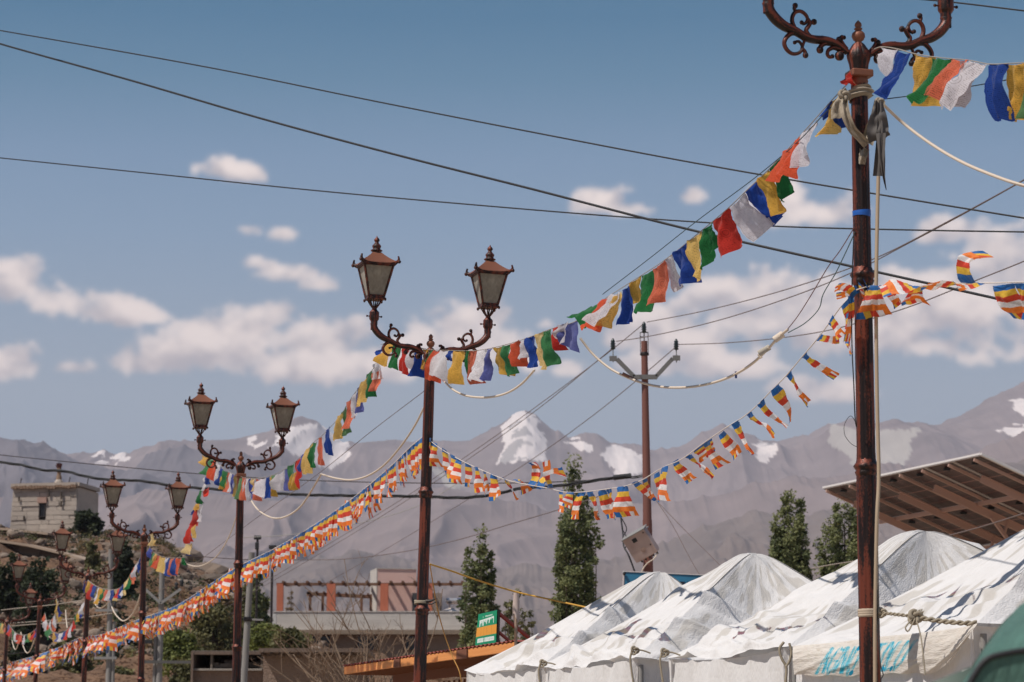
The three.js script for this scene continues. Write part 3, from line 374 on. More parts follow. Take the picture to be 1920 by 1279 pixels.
// 5. nearest: from the near post to the right, out of the picture
flagString('prayer_flag_string', 'prayer flag string of large cloths running right from the top of the nearest post', 'prayer flags', PFG,
  [[1640, 92], [1651, 88], [1684, 92], [1708, 99], [1746, 106], [1783, 110], [1817, 113], [1856, 120], [1889, 119], [1925, 117], [1990, 110]], [
  ['w', [1651, 88, 1684, 93, 1658, 160, 1647, 120]], ['b', [1682, 95, 1708, 100, 1665, 179, 1648, 183]], ['y', [1711, 100, 1756, 106, 1756, 199, 1711, 199], { dz: 0.1 }], ['g', [1746, 108, 1783, 110, 1731, 193, 1704, 193], { dz: -0.1 }], ['r', [1783, 110, 1817, 113, 1776, 170, 1737, 184], { dz: -0.05 }], ['w', [1817, 114, 1856, 121, 1779, 198, 1755, 191], { dz: -0.12 }], ['w', [1800, 114, 1830, 116, 1796, 200, 1783, 198], { dz: 0.14 }],
  ['b', [1858, 120, 1890, 119, 1890, 222, 1858, 224]], ['y', [1889, 121, 1925, 117, 1925, 225, 1892, 227]], ['g', [1922, 118, 1960, 114, 1955, 222, 1912, 224]], ['r', [1958, 114, 1990, 110, 1990, 215, 1956, 220]]]);

// ---- striped flags: hoist edge (two points), then the fly end (two points)
flagString('striped_flag_string', 'string of blue, yellow, red, white and orange flags between the nearest and second posts', 'flag string', BFG,
  [[1600, 552], [1577, 575], [1552, 610], [1529, 640], [1505, 668], [1473, 706], [1446, 733], [1420, 760], [1395, 781], [1360, 803], [1318, 832], [1280, 860], [1241, 878], [1204, 900], [1175, 911], [1138, 917], [1100, 922], [1060, 923], [1030, 916], [990, 909], [950, 900], [921, 889], [880, 871], [842, 851], [811, 830], [797, 815]], [
  ['', [1577, 575, 1591, 559, 1598, 599, 1588, 616]], ['', [1552, 607, 1562, 590, 1582, 626, 1576, 640]], ['', [1529, 640, 1538, 626, 1575, 634, 1572, 641]], ['', [1586, 590, 1598, 580, 1600, 660, 1584, 640]], ['', [1500, 674, 1513, 660, 1572, 704, 1565, 709]], ['', [1473, 705, 1485, 692, 1518, 752, 1512, 766]], ['', [1446, 732, 1460, 720, 1486, 789, 1474, 797]], ['', [1420, 759, 1432, 747, 1478, 799, 1472, 803]], ['', [1395, 780, 1408, 770, 1456, 820, 1453, 812]], ['', [1371, 796, 1383, 788, 1413, 850, 1404, 855]],
  ['', [1347, 817, 1358, 807, 1397, 845, 1370, 866]], ['', [1303, 842, 1335, 822, 1338, 850, 1316, 866], { flip: 1 }], ['', [1318, 834, 1332, 826, 1372, 866, 1345, 880]], ['', [1284, 856, 1298, 851, 1339, 899, 1333, 893]], ['', [1261, 867, 1272, 860, 1313, 894, 1281, 910]], ['', [1241, 877, 1252, 873, 1255, 939, 1235, 943]], ['', [1226, 890, 1236, 884, 1252, 930, 1240, 938]], ['', [1204, 900, 1213, 896, 1224, 928, 1213, 936]], ['', [1183, 906, 1195, 902, 1233, 938, 1225, 944]], ['', [1159, 913, 1175, 911, 1191, 967, 1157, 970]], ['', [1138, 917, 1148, 914, 1156, 966, 1146, 976]], ['', [1122, 921, 1132, 918, 1147, 971, 1138, 974]], ['', [1101, 922, 1113, 921, 1126, 972, 1121, 976]], ['', [1085, 922, 1099, 922, 1091, 976, 1065, 974]], ['', [1064, 923, 1076, 923, 1068, 954, 1054, 948]], ['', [1046, 920, 1056, 920, 1053, 962, 1048, 958]],
  ['', [1006, 918, 1020, 916, 1054, 876, 1058, 891], { bend: [-6, -12], flip: 1 }], ['', [1026, 916, 1038, 914, 1026, 864, 1018, 868]], ['', [988, 910, 1000, 914, 1002, 868, 988, 868], { bend: [14, -4] }], ['', [962, 899, 972, 904, 994, 922, 980, 926], { bend: [4, -8] }], ['', [941, 895, 948, 899, 975, 934, 967, 939]], ['', [921, 888, 930, 891, 942, 930, 911, 938]], ['', [905, 882, 912, 883, 922, 920, 909, 931]], ['', [888, 875, 896, 876, 902, 921, 888, 925]], ['', [872, 868, 882, 870, 887, 915, 868, 912]], ['', [855, 859, 866, 864, 864, 907, 849, 906]], ['', [842, 850, 852, 855, 858, 904, 840, 896]], ['', [829, 839, 836, 844, 844, 896, 833, 891]], ['', [811, 829, 820, 832, 824, 876, 808, 874]], ['', [800, 819, 809, 822, 808, 862, 798, 866]]], { buddhistFlags: true, cord: whiteCord, r: 0.004, D: (x) => rowD(x) - 0.1 });
{ // the same flags bunched and knotted round the nearest post and off to the right
  const D0 = 16.28;
  flagString('striped_flag_string', 'orange striped flags knotted round the nearest post and streaming right', 'flag string', BFG, [[1602, 545, D0 - 0.1], [1618, 540, D0 - 0.16], [1640, 536, D0], [1700, 538], [1760, 533], [1830, 531], [1880, 530], [1980, 527]], [
    ['', [1608, 548, 1600, 560, 1564, 548, 1574, 532], { bend: [0, -8] }], ['', [1604, 535, 1612, 548, 1570, 560, 1566, 550]], ['', [1609, 528, 1620, 540, 1640, 566, 1618, 562]], ['', [1618, 522, 1626, 540, 1646, 570, 1632, 572]], ['', [1632, 535, 1656, 536, 1662, 584, 1612, 601], { bend: [-3, 0] }], ['', [1645, 534, 1664, 540, 1690, 572, 1682, 575], { dz: 0.1 }], ['', [1742, 541, 1711, 536, 1646, 540, 1656, 552], { bend: [2, -3] }], ['', [1708, 540, 1736, 538, 1744, 572, 1689, 572], { bend: [-6, 0] }], ['', [1770, 534, 1800, 532, 1742, 538, 1722, 541]],
    ['', [1803, 531, 1832, 532, 1864, 483, 1848, 474], { bend: [-26, -14], dz: -0.1 }], ['', [1830, 533, 1848, 532, 1800, 540, 1784, 534]], ['', [1861, 536, 1898, 532, 1936, 606, 1904, 594]], ['', [1898, 532, 1940, 530, 1960, 600, 1922, 596]], ['', [1590, 556, 1600, 552, 1596, 640, 1580, 642], { bend: [4, 0] }], ['', [1592, 640, 1584, 642, 1600, 662, 1594, 668]]], { buddhistFlags: true, cord: whiteCord, r: 0.004, D: (x) => lerp(D0 - 0.12, 14.4, clamp((x - 1630) / 290)) });
}
{ // the long dense run to the lower left
  const P = [[795, 818], [770, 838], [740, 868], [700, 903], [650, 943], [590, 984], [520, 1026], [455, 1058]], Q = [[449, 1060], [400, 1092], [330, 1136], [270, 1158]], R = [[266, 1159], [215, 1180], [190, 1190], [150, 1196], [110, 1214], [72, 1228]], S2 = [[70, 1229], [30, 1240], [0, 1252], [-30, 1262]];
  const run = (label, P, step, len, lean, mess = 0.3, off = 0.12) => {
    const list = [], dist = [0]; for (let i = 1; i < P.length; i++) dist.push(dist[i - 1] + Math.hypot(P[i][0] - P[i - 1][0], P[i][1] - P[i - 1][1]));
    const pos = (s) => { let i = 1; while (i < P.length - 1 && dist[i] < s) i++; const t = (s - dist[i - 1]) / (dist[i] - dist[i - 1]); return [lerp(P[i - 1][0], P[i][0], t), lerp(P[i - 1][1], P[i][1], t)]; };
    for (let s = 2; s < dist[dist.length - 1] - 3; s += step(s / dist[dist.length - 1]) * rr(0.8, 1.2)) {
      const f = s / dist[dist.length - 1], a = pos(s), w = rr(0.7, 1.2) * Math.max(6, step(f) * 1.2), b = pos(Math.min(s + w, dist[dist.length - 1])), l = len(f) * rr(0.8, 1.12), d = lean(f) * rr(0.2, 1.6), wd = rr(0.9, 1.5);
      const m = mess * rr(-1, 1), q = [b[0], b[1], a[0], a[1], b[0] + d + (a[0] - b[0]) * wd + m * l * 0.6, b[1] + l * rr(0.9, 1.08), b[0] + d + m * l * 0.8, b[1] + l];
      if (rnd() < mess * 0.5) { const e = rr(-8, 8); q.splice(0, 8, a[0] + e, a[1] + l * rr(0.7, 1), b[0] + e + 2, b[1] + l * rr(0.75, 1.05), b[0] + rr(-3, 3), b[1] + rr(-2, 6), a[0] + rr(-3, 3), a[1] + rr(-2, 6)); }
      list.push(['', q, { twist: rr(-0.12, 0.12) * mess, bend: [rr(-4, 4) * mess, rr(-3, 3) * mess] }]);
    }
    flagString('striped_flag_string', label, 'flag string', BFG, P, list, { buddhistFlags: true, cord: whiteCord, r: 0.006, D: (x) => rowD(x) + off });
  };
  run('long string of orange striped flags from the second post down to the third', P, (f) => lerp(8, 4.2, f), (f) => lerp(54, 40, f), (f) => lerp(-2, -6, f), 0.3);
  run('dense row of orange striped flags hanging between the third and fourth posts', Q, () => 3, () => 39, () => -4, 0.55);
  run('bunched orange striped flags strung from the fourth post past the fifth', R, () => 2.4, (f) => lerp(38, 34, f), () => -3, 1.2);
  run('lowest bunched orange striped flags, running out at the lower left corner', S2, () => 2.4, () => 33, () => -3, 1.2);
}
// ---------------------------------------------------------------- wires, ropes and poles
function wire(label, category, pts, rad, mat, { group, name = 'overhead_wire', radial = 5, seg, extra } = {}) {
  const P = pts.map(([x, y, d]) => at(x, y, d)), root = thing(name, label, category, P[0], group), o = P[0];
  part('cable', tube(P.map((p) => p.clone().sub(o)), rad, radial, seg ?? Math.max(8, pts.length * 8)), mat, root);
  (extra ?? []).forEach(([n, g, m]) => part(n, g.translate(-o.x, -o.y, -o.z), m, root));
  return root;
}
const OW = 'wires across the sky';
wire('topmost thin black wire slanting across the sky from upper left', 'wire', [[-60, 47, 33], [0, 57, 32.4], [400, 128, 29.5], [700, 189, 27.6], [1000, 248, 26], [1300, 305, 24.6], [1500, 340, 23.8], [1700, 373, 23], [1990, 420, 22]], 0.0085, M.black, { group: OW });
wire('thickest black cable crossing the sky and dropping behind the prayer flags', 'cable', [[-60, 63, 34], [0, 82, 33], [250, 152, 30.5], [500, 225, 28.5], [750, 292, 27], [1000, 355, 25.5], [1300, 432, 24], [1600, 500, 22.8], [1870, 560, 21.6], [2000, 590, 21]], 0.0125, M.black, { group: OW });
wire('thin black wire running almost level below the other two sky wires', 'wire', [[-60, 290, 36], [0, 296, 35.5], [300, 327, 33], [600, 358, 31], [900, 385, 29.5], [1200, 409, 28], [1450, 424, 27], [1700, 431, 26], [1990, 436, 25]], 0.0085, M.black, { group: OW });
wire('short black wire at the top right corner, right of the nearest lantern arm', 'wire', [[1700, -4, 21], [1795, 5, 20.5], [1920, 20, 20], [1990, 28, 19.7]], 0.007, M.black);
{ // bundled twisted cable
  const base = [[-60, 853], [0, 866], [40, 872], [80, 881], [120, 884], [160, 893], [200, 898], [260, 903], [330, 912], [430, 920], [560, 927], [700, 930], [790, 930], [870, 932], [920, 927], [980, 917], [1040, 912], [1100, 903], [1150, 897], [1172, 894], [1190, 895], [1212, 892]];
  const d = (x) => lerp(62, 50.4, clamp(x / 1200)), P = base.map(([x, y]) => at(x, y + rr(-1.6, 1.6), d(x))), o = P[0];
  const root = thing('bundled_cable', 'thick twisted black bundled cable running left from the steel utility pole past the lanterns', 'cable', o), c = new THREE.CatmullRomCurve3(P), N = 150;
  part('connector', tube([P[P.length - 3].clone().sub(o).add(V(-0.22, -0.02, 0)), P[P.length - 3].clone().sub(o).add(V(0.12, 0.02, 0))], 0.05, 8, 1), M.black, root);
  for (let s = 0; s < 3; s++) part('strand', tube([...Array(N + 1).keys()].map((i) => { const p = c.getPointAt(i / N), a = i * 0.5 + s * 2.094; return V(p.x, p.y + Math.sin(a) * 0.02, p.z + Math.cos(a) * 0.02).sub(o); }), (t) => (t > 0.965 ? 0.009 : 0.016), 5, 500), M.black, root);
}
wire('thin grey wire just above the twisted bundled cable at left', 'wire', [[-60, 846, 72], [0, 853, 71], [200, 873, 68], [380, 889, 66], [560, 900, 64], [800, 906, 62], [1000, 905, 60], [1120, 900, 58]], 0.012, M.dark);
const PL = 'power lines on the insulators of the steel utility pole', pw = std(lin(0.16, 0.12, 0.11), 0.7);
wire('upper power line rising right from the top insulator toward the crossing at right edge', 'wire', [[1213, 604, 50], [1320, 583, 46], [1450, 550, 42], [1580, 508, 38], [1660, 476, 36], [1780, 414, 33], [1905, 346, 30], [1990, 296, 28.5]], 0.0085, pw, { group: PL });
wire('lower power line rising right from the left insulator toward the crossing at right edge', 'wire', [[1156, 640, 50], [1215, 631, 48], [1350, 600, 44], [1480, 558, 41], [1600, 510, 38], [1700, 458, 35.5], [1800, 405, 33.5], [1920, 338, 31], [1990, 298, 30]], 0.0085, pw, { group: PL });
wire('power line running right from the right-arm insulator, nearly level then rising', 'wire', [[1272, 646, 50], [1360, 643, 47], [1460, 634, 44], [1560, 618, 41], [1640, 596, 39], [1720, 570, 37], [1820, 530, 35], [1920, 490, 33], [1990, 460, 32]], 0.0085, pw, { group: PL });
wire('power line slanting down left from the top insulator past the snow peak', 'wire', [[1206, 608, 50], [1150, 654, 53], [1020, 752, 60], [900, 838, 68], [760, 932, 78], [600, 1030, 92], [420, 1135, 112]], 0.0095, pw, { group: PL });
wire('power line slanting down left from the left insulator across the snow peak', 'wire', [[1150, 652, 50], [1110, 685, 52], [1010, 766, 59], [900, 846, 67], [760, 940, 77], [600, 1038, 90], [420, 1142, 110]], 0.0095, pw, { group: PL });
wire('power line slanting down left from the right-arm insulator behind the pole', 'wire', [[1268, 650, 50], [1205, 704, 53], [1120, 773, 58], [1000, 860, 66], [880, 935, 76], [740, 1020, 88], [600, 1100, 102]], 0.0095, pw, { group: PL });
wire('thin dark line rising from the middle rooftops to the poplar', 'wire', [[560, 1050, 84], [650, 1048, 80], [760, 1034, 76], [860, 1012, 72], [950, 985, 68], [1050, 955, 64], [1140, 925, 60]], 0.012, pw);
wire('thin dark line crossing level behind the third and fourth posts', 'wire', [[356, 1042, 76], [420, 1047, 78], [480, 1050, 80], [560, 1050, 84]], 0.012, pw);
wire('thin wire climbing above the flags from below the yellow cloth to the nearest post', 'wire', [[1130, 552, 21.3], [1220, 483, 20], [1310, 412, 18.9], [1420, 330, 17.8], [1500, 262, 17], [1560, 200, 16.5], [1604, 168, 16.3]], 0.0035, std(lin(0.03, 0.06, 0.07), 0.6));
wire('thin straight line from the second post down left behind the third post', 'wire', [[800, 730, 27.4], [700, 806, 30.5], [600, 886, 34], [480, 972, 39], [360, 1062, 45], [280, 1124, 50]], 0.004, pw);
wire('thin dark wire passing behind the white cloth at right of the nearest post', 'wire', [[1640, 188, 16.6], [1720, 178, 16.3], [1820, 162, 15.8], [1920, 144, 15.3], [1990, 132, 15]], 0.0035, M.black);
wire('red wire hanging down left from the nearest post to the taped white cable', 'wire', [[1601, 428, 16.3], [1575, 470, 16.9], [1553, 500, 17.3], [1520, 555, 17.9], [1495, 594, 18.3], [1477, 617, 18.6]], 0.0035, std(lin(0.16, 0.045, 0.04), 0.6));
wire('green wire looping down left from the nearest post to the taped white cable', 'wire', [[1603, 436, 16.3], [1585, 475, 16.8], [1567, 512, 17.2], [1542, 556, 17.7], [1538, 574, 17.8], [1512, 604, 18.2], [1478, 624, 18.6]], 0.0035, std(lin(0.02, 0.075, 0.07), 0.6));
wire('loose black wire running down the left side of the nearest post', 'wire', [[1601, 440, 16.24], [1598, 520, 16.24], [1597, 600, 16.22], [1598, 660, 16.22], [1601, 720, 16.22], [1604, 790, 16.24], [1606, 800, 16.26]], 0.004, M.black, {});
wire('fine curled wire ends sticking out of the nearest post by its rust stain', 'wire', [[1607, 796, 16.25], [1595, 780, 16.2], [1584, 795, 16.18], [1584, 815, 16.16], [1596, 832, 16.2], [1607, 838, 16.24]], 0.0018, M.black);
wire('black wire dangling beside the nearest post near the blue lettering', 'wire', [[1645, 1105, 16.2], [1646, 1160, 16.2], [1648, 1210, 16.16], [1652, 1250, 16.12], [1656, 1266, 16.1], [1652, 1274, 16.1], [1655, 1300, 16.1]], 0.0035, M.black);

// thick pale cable looping from post to post
const CB = 'pale cable loops slung between the lamp posts', band = std(lin(0.2, 0.1, 0.07), 0.8);
wire('pale cable curving right and down from the rags on the nearest post', 'cable', [[1650, 190, 16.25], [1690, 228, 16.4], [1740, 266, 16.2], [1800, 302, 15.8], [1860, 328, 15.4], [1920, 348, 15], [1990, 362, 14.6]], 0.0105, M.cream, { group: CB });
wire('pale vertical cable hanging straight down beside the nearest post', 'cable', [[1650, 196, 16.22], [1648, 300, 16.22], [1645, 420, 16.22], [1643, 560, 16.2], [1645, 760, 16.2], [1648, 900, 16.2], [1645, 960, 16.18], [1642, 1100, 16.2], [1641, 1180, 16.2], [1641, 1310, 16.2]], 0.0125, std(lin(0.42, 0.32, 0.22), 0.8));
{
  const joints = [], J = (x, y, d, L, r, m, slope) => joints.push(['joint', tube([at(x - L / 2, y + L / 2 * slope, d), at(x + L / 2, y - L / 2 * slope, d)], r, 7, 2), m]);
  J(1433, 657, 19, 20, 0.022, std(lin(0.4, 0.36, 0.3), 0.9), 0.6); J(1460, 632, 18.7, 16, 0.026, M.cream, 0.7); J(1180, 707, 21.6, 26, 0.0135, band, -0.5); J(1425, 668, 19.1, 5, 0.012, M.cream, -1.6);
  joints.push(['tape_tail', box(0.016, 0.05, 0.012).translate(...at(1380, 703, 19.6).toArray()), std(lin(0.015, 0.03, 0.12), 0.6)]);
  wire('pale cable sagging across the steel utility pole up to its taped joint', 'cable', [[1088, 634, 22], [1110, 662, 22], [1140, 688, 21.9], [1180, 709, 21.6], [1220, 722, 21.3], [1270, 727, 20.7], [1320, 722, 20.2], [1370, 706, 19.7], [1410, 682, 19.3], [1440, 654, 19], [1462, 630, 18.7], [1477, 618, 18.6]], 0.0105, M.cream, { group: CB, extra: joints });
}
const loop = (label, pts, r = 0.011) => wire(label, 'cable', pts.map(([x, y]) => [x, y, rowD(x) + 0.1]), r, M.cream, { group: CB });
loop('pale cable loop sagging right of the second post under the flags', [[830, 712], [846, 728], [868, 740], [895, 745], [925, 744], [955, 735], [980, 718], [1002, 694]]);
loop('pale cable loop sagging left of the second post beside the snow dome', [[796, 762], [780, 794], [752, 836], [720, 872], [690, 892], [660, 900], [630, 897], [602, 889]], 0.0115);
loop('pale cable loop hanging right of the third post', [[466, 930], [480, 952], [500, 967], [520, 972], [542, 966], [565, 948], [585, 918], [602, 889]], 0.0125);
loop('thin pale cable slanting left from the third post to the fourth', [[444, 966], [432, 1000], [412, 1036], [392, 1054], [372, 1062], [352, 1058], [344, 1050]], 0.009);
loop('pale cable loop below the flags right of the fifth post', [[176, 1128], [182, 1138], [190, 1140], [200, 1132], [206, 1122]], 0.014);
loop('long double pale cable loop between the fifth and fourth posts', [[200, 1108], [206, 1128], [214, 1148], [226, 1162], [234, 1164], [246, 1154], [256, 1136], [264, 1112]], 0.014);
loop('pale cable hanging right of the sixth post among the tangled flags', [[82, 1162], [86, 1180], [92, 1194], [100, 1198]], 0.016);
loop('short upright pale cable end between the sixth and fifth posts', [[123, 1144], [124, 1160], [126, 1178]], 0.016);
loop('narrow pale cable loop below the farthest prayer flags', [[39, 1186], [42, 1206], [48, 1222], [53, 1224], [60, 1212], [66, 1194]], 0.015);
loop('short pale cable hanging left of the narrow loop at the far end', [[21, 1190], [24, 1208], [29, 1218], [34, 1208]], 0.014);
wire('yellow cord running from the second post down over the shed to the first tent', 'cord', [[806, 1058, 27.4], [850, 1072, 28], [880, 1083, 28.2], [920, 1096, 28.4], [968, 1110, 28.6], [1040, 1126, 28.2], [1108, 1141, 27.6]], 0.0095, std(lin(0.55, 0.30, 0.05), 0.8));
wire('thin orange cord hanging slack in front of the shed roof', 'cord', [[806, 1058, 27.5], [812, 1095, 27.8], [820, 1140, 28], [832, 1185, 28.2], [848, 1230, 28.2], [862, 1262, 28], [868, 1300, 28]], 0.006, std(lin(0.45, 0.22, 0.05), 0.8));
wire('long guy wire slanting down right from the steel utility pole', 'wire', [[1228, 935, 50], [1258, 980, 49], [1290, 1040, 47.5], [1312, 1078, 46.5], [1345, 1120, 45]], 0.008, pw);
wire('second guy wire from the steel utility pole, slacker than the other', 'wire', [[1230, 938, 50], [1280, 990, 49], [1320, 1030, 48], [1350, 1060, 47], [1390, 1100, 46]], 0.008, pw);
wire('pale thin line far behind, running level left of the second post', 'wire', [[455, 1008, 90], [540, 1003, 90], [620, 990, 90], [700, 975, 90], [792, 945, 90], [860, 905, 90]], 0.013, std(lin(0.4, 0.38, 0.36), 0.9));
for (const [label, pts] of [['upper of the pale wires strung low behind the smallest posts', [[2, 1144, 88], [60, 1138, 86], [100, 1134, 85], [152, 1126, 83]]], ['middle of the pale wires strung low behind the smallest posts', [[20, 1169, 88], [72, 1165, 86], [140, 1160, 84], [210, 1150, 82]]], ['lower of the pale wires strung low behind the smallest posts', [[22, 1174, 88], [72, 1170, 86], [130, 1168, 84]]], ['dark wire crossing level under the farthest prayer flags', [[-20, 1229, 84], [40, 1224, 82], [100, 1218, 80], [170, 1208, 78]]]]) wire(label, 'wire', pts, 0.014, label.startsWith('dark') ? M.dark : std(lin(0.36, 0.31, 0.26), 0.9));

{ const c = at(790, 1128, 27.2), w = thing('wire_tie', 'scrap of dark cloth and wire tied above the lower ring of the second post', 'rag', c); part('binding', [0, 1, 2].map((i) => new THREE.TorusGeometry(0.066, 0.009, 6, 20).rotateX(Math.PI / 2 + 0.12 * (i - 1)).translate(0, i * 0.014 - 0.02, 0)), M.rope, w); part('tail', [tube([V(0.05, 0, 0.04), V(0.1, 0.005, 0.05), V(0.16, 0.03, 0.04)], (t) => 0.02 * (1.1 - t), 6, 8), tube([V(0.05, -0.02, 0.05), V(0.1, -0.03, 0.06), V(0.15, -0.005, 0.06)], 0.008, 5, 8)], M.dark, w); }
// steel utility pole with its crossarm
{
  const D = 50, T = at(1208, 640, D), B = at(1219, 1279, D), up = T.clone().sub(B).normalize(), base = T.clone().addScaledVector(up, -(T.y + 0.3) / up.y);
  const root = thing('utility_pole', 'tall rusty brown steel utility pole with a grey V crossarm and three insulators', 'utility pole', base);
  root.quaternion.setFromUnitVectors(V(0, 1, 0), up); const H = T.distanceTo(base), k = mpp(D);
  const rust = std(0xffffff, 0.6, { map: bronzeTex.clone(), metalness: 0.2 }); rust.map.repeat.set(1, 0.3);
  part('shaft', lathe([[0.13, 0], [0.115, 2], [0.088, H - 3.4], [0.082, H - 3.4], [0.066, H - 1.2], [0.06, H]], 20), std(lin(0.17, 0.062, 0.045), 0.6, { bumpMap: bronzeBump, bumpScale: 0.002 }), root);
  part('clamp', [lathe([[0.06, H - 0.28], [0.075, H - 0.27], [0.075, H - 0.22], [0.06, H - 0.21]], 16), box(0.17, 0.03, 0.03, 0, H - 0.25, 0), box(0.012, 0.45, 0.012, -0.075, H - 0.05, 0), box(0.012, 0.45, 0.012, 0.075, H - 0.05, 0), box(0.16, 0.014, 0.016, 0, H + 0.17, 0), box(0.16, 0.014, 0.016, 0, H + 0.085, 0), box(0.02, 0.28, 0.02, 0, H + 0.12, 0)], M.dark, root);
  const Y = (py) => H - (py - 640) * k, arm = [];
  const xs = 0.6;
  for (const s of [-1, 1]) arm.push(beam(V(s * 0.21, Y(709), 0.09), V(s * (xs - 0.07), Y(675), 0.09), 0.07, 0.075), box(0.14, 0.09, 0.075, s * xs, Y(674), 0.09));
  part('crossarm', [box(0.46, 0.085, 0.07, 0, Y(710), 0.09), ...arm], std(lin(0.15, 0.145, 0.14), 0.75), root);
  const ins = (x, y, z) => { const g = new THREE.Group(); g.name = 'insulator'; g.position.set(x, y, z); root.add(g); part('pin', tube([V(0, -0.26, 0), V(0, 0, 0)], 0.011, 6), M.grey, g); part('shell', lathe([[0.02, -0.02], [0.05, 0], [0.03, 0.03], [0.055, 0.045], [0.032, 0.075], [0.055, 0.09], [0.03, 0.12], [0.045, 0.135], [0.03, 0.16], [0.02, 0.19], [0.001, 0.2]], 12), std(lin(0.012, 0.02, 0.02), 0.3), g); };
  ins(0, H + 0.18, 0); ins(-xs, Y(655), 0.09); ins(xs, Y(657), 0.09);
}
{ // tilted meter box
  const D = 49.6, c = at(1203, 1021, D), root = thing('electrical_box', 'weathered pale metal electrical box hanging tilted on the steel utility pole', 'electrical box', c);
  root.rotation.set(0.2, -0.38, 0.49, 'ZYX');
  const pale = std(0xffffff, 0.6, { map: tex(64, 64, (x, y) => { const n = pn(x, y, 5, 5, 41); return [0.72 - 0.07 * n, 0.63 - 0.08 * n, 0.6 - 0.08 * n]; }) });
  part('body', box(0.46, 0.5, 0.22, 0, 0, 0, 0.02), pale, root); part('lid', box(0.475, 0.5, 0.03, 0, 0.012, 0.125, 0.008), pale, root); part('hood', box(0.5, 0.02, 0.3, 0, 0.262, 0.02, 0.005), M.grey, root);
  part('meter_window', box(0.09, 0.08, 0.008, -0.03, 0.15, 0.142), M.black, root); part('emblem', lathe([[0.001, 0.005], [0.05, 0.004], [0.05, 0]], 16).rotateX(Math.PI / 2).translate(0.02, -0.08, 0.141), std(lin(0.35, 0.24, 0.2), 0.6), root);
  for (const [x, y] of [[0.19, 0.2], [0.19, -0.06]]) part('latch', lathe([[0.014, 0], [0.012, 0.02], [0.001, 0.022]], 8).rotateX(Math.PI / 2).translate(x, y, 0.14), M.dark, root);
  for (let i = 0; i < 5; i++) part('cable_gland', lathe([[0.02, 0], [0.02, 0.04], [0.012, 0.05]], 8).rotateX(Math.PI).translate(-0.16 + i * 0.085, -0.25, 0.02), M.dark, root);
  for (const s of [-1, 1]) part('bracket', box(0.05, 0.02, 0.2, s * 0.2, s * 0.2, -0.15), M.grey, root);
}
wire('dark service cables drooping from the flags to the tilted electrical box', 'cable', [[1164, 968, 49.9], [1168, 1000, 49.8], [1170, 1025, 49.6], [1178, 1040, 49.5], [1184, 1055, 49.5], [1192, 1078, 49.5], [1200, 1110, 49.5]], 0.016, M.black, { extra: [['cable', tube([[1166, 972], [1175, 992], [1170, 1004]].map(([x, y]) => at(x, y, 49.7)), 0.01, 5, 10), M.black], ['cable', tube([[1166, 990], [1176, 1012], [1172, 1030]].map(([x, y]) => at(x, y, 49.6)), 0.008, 5, 10), M.black]] });
wire('pale cable curving from under the tilted electrical box', 'cable', [[1232, 1038, 49.5], [1226, 1048, 49.4], [1214, 1056, 49.4], [1204, 1070, 49.4], [1196, 1096, 49.4]], 0.012, M.cream);

